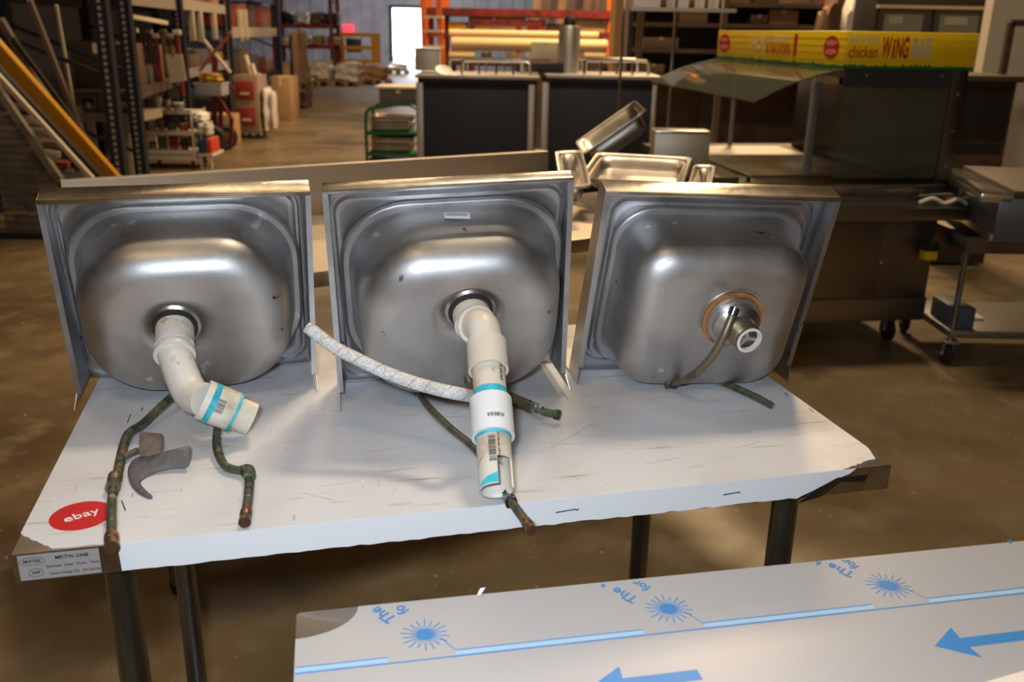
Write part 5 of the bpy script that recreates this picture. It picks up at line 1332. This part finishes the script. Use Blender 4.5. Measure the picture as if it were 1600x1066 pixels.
# ------------------------------------------------------------------ nearer left: leaning bars, yellow beam, wire-cage pile
YB = 6.2
def leaning(label, p, q, Yp, Yq, w_, m, name, cat, t_=.03, grp=None):
    return solid(name, label, cat, MB().bar(at(*p, Yp), at(*q, Yq), t_, w_, up=(0, 1, 0)) if False else MB().bar(at(*p, Yp), at(*q, Yq), w_, t_, up=(0, 1, 0)), m, grp, bevel=.003)
a_, b_ = at(-40, 40, 6.0), at(178, 282, 7.2)
dd_ = (b_ - a_).normalized(); kf = (b_.z - .02) / -dd_.z
end = b_ + dd_ * kf
bo_ = solid('yellow_beam', 'long yellow beam slanting down across the dark left side', 'beam', MB().bar(a_, end, .13, .05, up=(0, 1, 0)), YELLOWP, bevel=.004)
MB().bar(a_ + Vector((-.05, -.03, -.085)), end + Vector((-.05, -.03, -.03)), .05, .05, up=(0, 1, 0)).build('lower_flange', YELLOWP, bo_) if False else None
def down(p, q, Yp, Yq):
    A_, B_ = at(*p, Yp), at(*q, Yq); d_ = (B_ - A_).normalized()
    return A_, B_ + d_ * ((B_.z - .01) / -d_.z)
for i, (p, q, Yp, Yq, w_, m, lab) in enumerate((((46, 0), (135, 225), 7.0, 7.6, .035, mat('grey_pole', (.24, .20, .17), .4, .3), 'long grey pole leaning behind the yellow beam'), ((88, 8), (104, 100), 7.8, 8.0, .02, CREAM, 'thin pale pole leaning near the first upright'), ((0, 30), (60, 130), 6.6, 6.9, .045, mat('grey_pole2', (.16, .13, .12), .5), 'dull grey pole leaning at the left edge'), ((-10, 110), (150, 285), 5.9, 6.6, .03, CREAM, 'pale lath leaning below the yellow beam'), ((20, 60), (170, 262), 6.6, 7.3, .03, BLACK, 'black lath just above the yellow beam'), ((-10, 100), (178, 300), 6.0, 6.8, .04, BLACK, 'black lath just below the yellow beam'))):
    A_, E_ = down(p, q, Yp, Yq)
    solid('leaning_pole', lab, 'pole', MB().bar(A_, E_, w_, w_, up=(0, 1, 0)), m, 'poles leaning at the left')
# cage of firewood-like scrap lower left
Yk = 6.6
o = root('wire_cage', 'dark wire cage of scrap slanting at the lower left', 'cage', (px_x(50, Yk, 300), Yk, 0))
P0, P1, P2, P3 = at(-30, 100, Yk), at(96, 285, Yk), Vector((at(96, 285, Yk).x + .12, Yk, .02)), Vector((at(-30, 300, Yk).x, Yk, .02))
mb = MB()
for k in range(26):
    f = k / 25; a__ = P0.lerp(P1, f); mb.bar(a__, Vector((a__.x, Yk, .02)), .008)
for k in range(24):
    z_ = .02 + (P0.z - .02) * k / 24
    f = max(0, min(1, (P0.z - z_) / (P0.z - P1.z))); mb.bar((P3.x, Yk, z_), (P0.x + (P1.x - P0.x) * f, Yk, z_), .008)
w_ = mb.build('wire_mesh', tn((.10, .09, .08)), o); w_['kind'] = 'stuff'
MB().bar(P0, P1, .05).build('slanted_rail', tn((.16, .13, .10)), o); MB().bar(P1, P2, .04).build('corner_post', BLACK, o); MB().bar(P2, P3, .04).build('bottom_rail', BLACK, o)
rk = random.Random(21)
cs_ = [(.30, .24, .18), (.22, .12, .08), (.16, .14, .12), (.35, .20, .14), (.10, .10, .10), (.25, .05, .04)]
for k in range(46):
    cw = (P2.x - P3.x - .25) / 4; x = P3.x + .1 + cw * (k // 12 + rk.uniform(.2, .8)); zl_ = P0.z + (P1.z - P0.z) * (x - P0.x) / (P1.x - P0.x)
    z_ = .06 + (k % 12) * .085
    if z_ > zl_ - .12: continue
    y = Yk + .12 + rk.uniform(0, .35); l_ = rk.uniform(.12, .28)
    mb = MB().bar((x - l_ / 2, y, z_ + l_ * .12), (x + l_ / 2, y + .03, z_ + rk.uniform(-.02, .02) - l_ * .12 + .03), rk.uniform(.05, .08), .05)
    solid('scrap_block', '%s scrap block in the wire cage, %s layer up in the %s column' % (['pale tan', 'brown', 'grey', 'pinkish tan', 'black', 'dark red'][k % 6], ORD[k % 12], ('leftmost', 'second', 'third', 'rightmost')[k // 12]), 'scrap', mb, tn(cs_[k % 6]), 'scrap blocks in the wire cage', bevel=.006)
# low work bench with a grey meter box between poles and upright
Y = 8.9
a, b, q0, q1 = rect(128, 176, 176, 190, Y)
o = root('pale_bench', 'pale bench behind the leaning poles', 'bench', ((a + b) / 2, Y, 0))
MB().box(a, b + .25, Y, Y + .6, q0, q1).build('bench_top', tn((.34, .27, .20)), o)
for x in (a + .05, b + .1): MB().box(x - .03, x + .03, Y + .03, Y + .09, 0, q0).build('leg', tn((.34, .27, .20)), o)
a2_, b2_, r0, r1_ = rect(126, 147, 150, 176, Y + .05)
o = root('meter_box', 'grey meter box with dark window on the pale bench', 'meter', ((a2_ + b2_) / 2, Y + .1, q1))
MB().box(a2_, b2_, Y + .05, Y + .3, q1 + .001, r1_).build('meter_body', tn((.20, .18, .16)), o, bevel=.01)
MB().box(a2_ + .02, b2_ - .02, Y + .044, Y + .0495, r1_ - .09, r1_ - .04).build('window', BLACK, o)
MB().box((a2_ + b2_) / 2 - .01, (a2_ + b2_) / 2 + .015, Y + .042, Y + .0495, q1 + .04, q1 + .09).build('tag', WHITE, o)
a2_, b2_, r0, r1_ = rect(152, 140, 168, 176, Y + .05)
carton('upright grey carton beside the meter box', a2_, b2_, Y + .05, .25, q1 + .001, r1_, tn((.18, .16, .13)))
a, b, q0, q1 = rect(103, 64, 158, 76, Y + .9)
o = root('wall_shelf', 'narrow tan shelf high between the poles and the upright', 'shelf', ((a + b) / 2, Y + .9, q0))
MB().box(a, b, Y + .9, Y + 1.3, q0 + .03, q1).build('shelf_board', tn((.35, .26, .14)), o)  # board in one even tan
for x in (a + .02, b - .02): MB().box(x - .015, x + .015, Y + 1.1, Y + 1.13, 0, q0 + .03).build('post', BROWND, o)
# added dark sheet behind the left bay, standing in for the deep shelves' shade
struct(MB().box(-8.6, -8.45, 3.0, 24, 0, 6.5).build('wall_left_shade_sheet', WALLD))
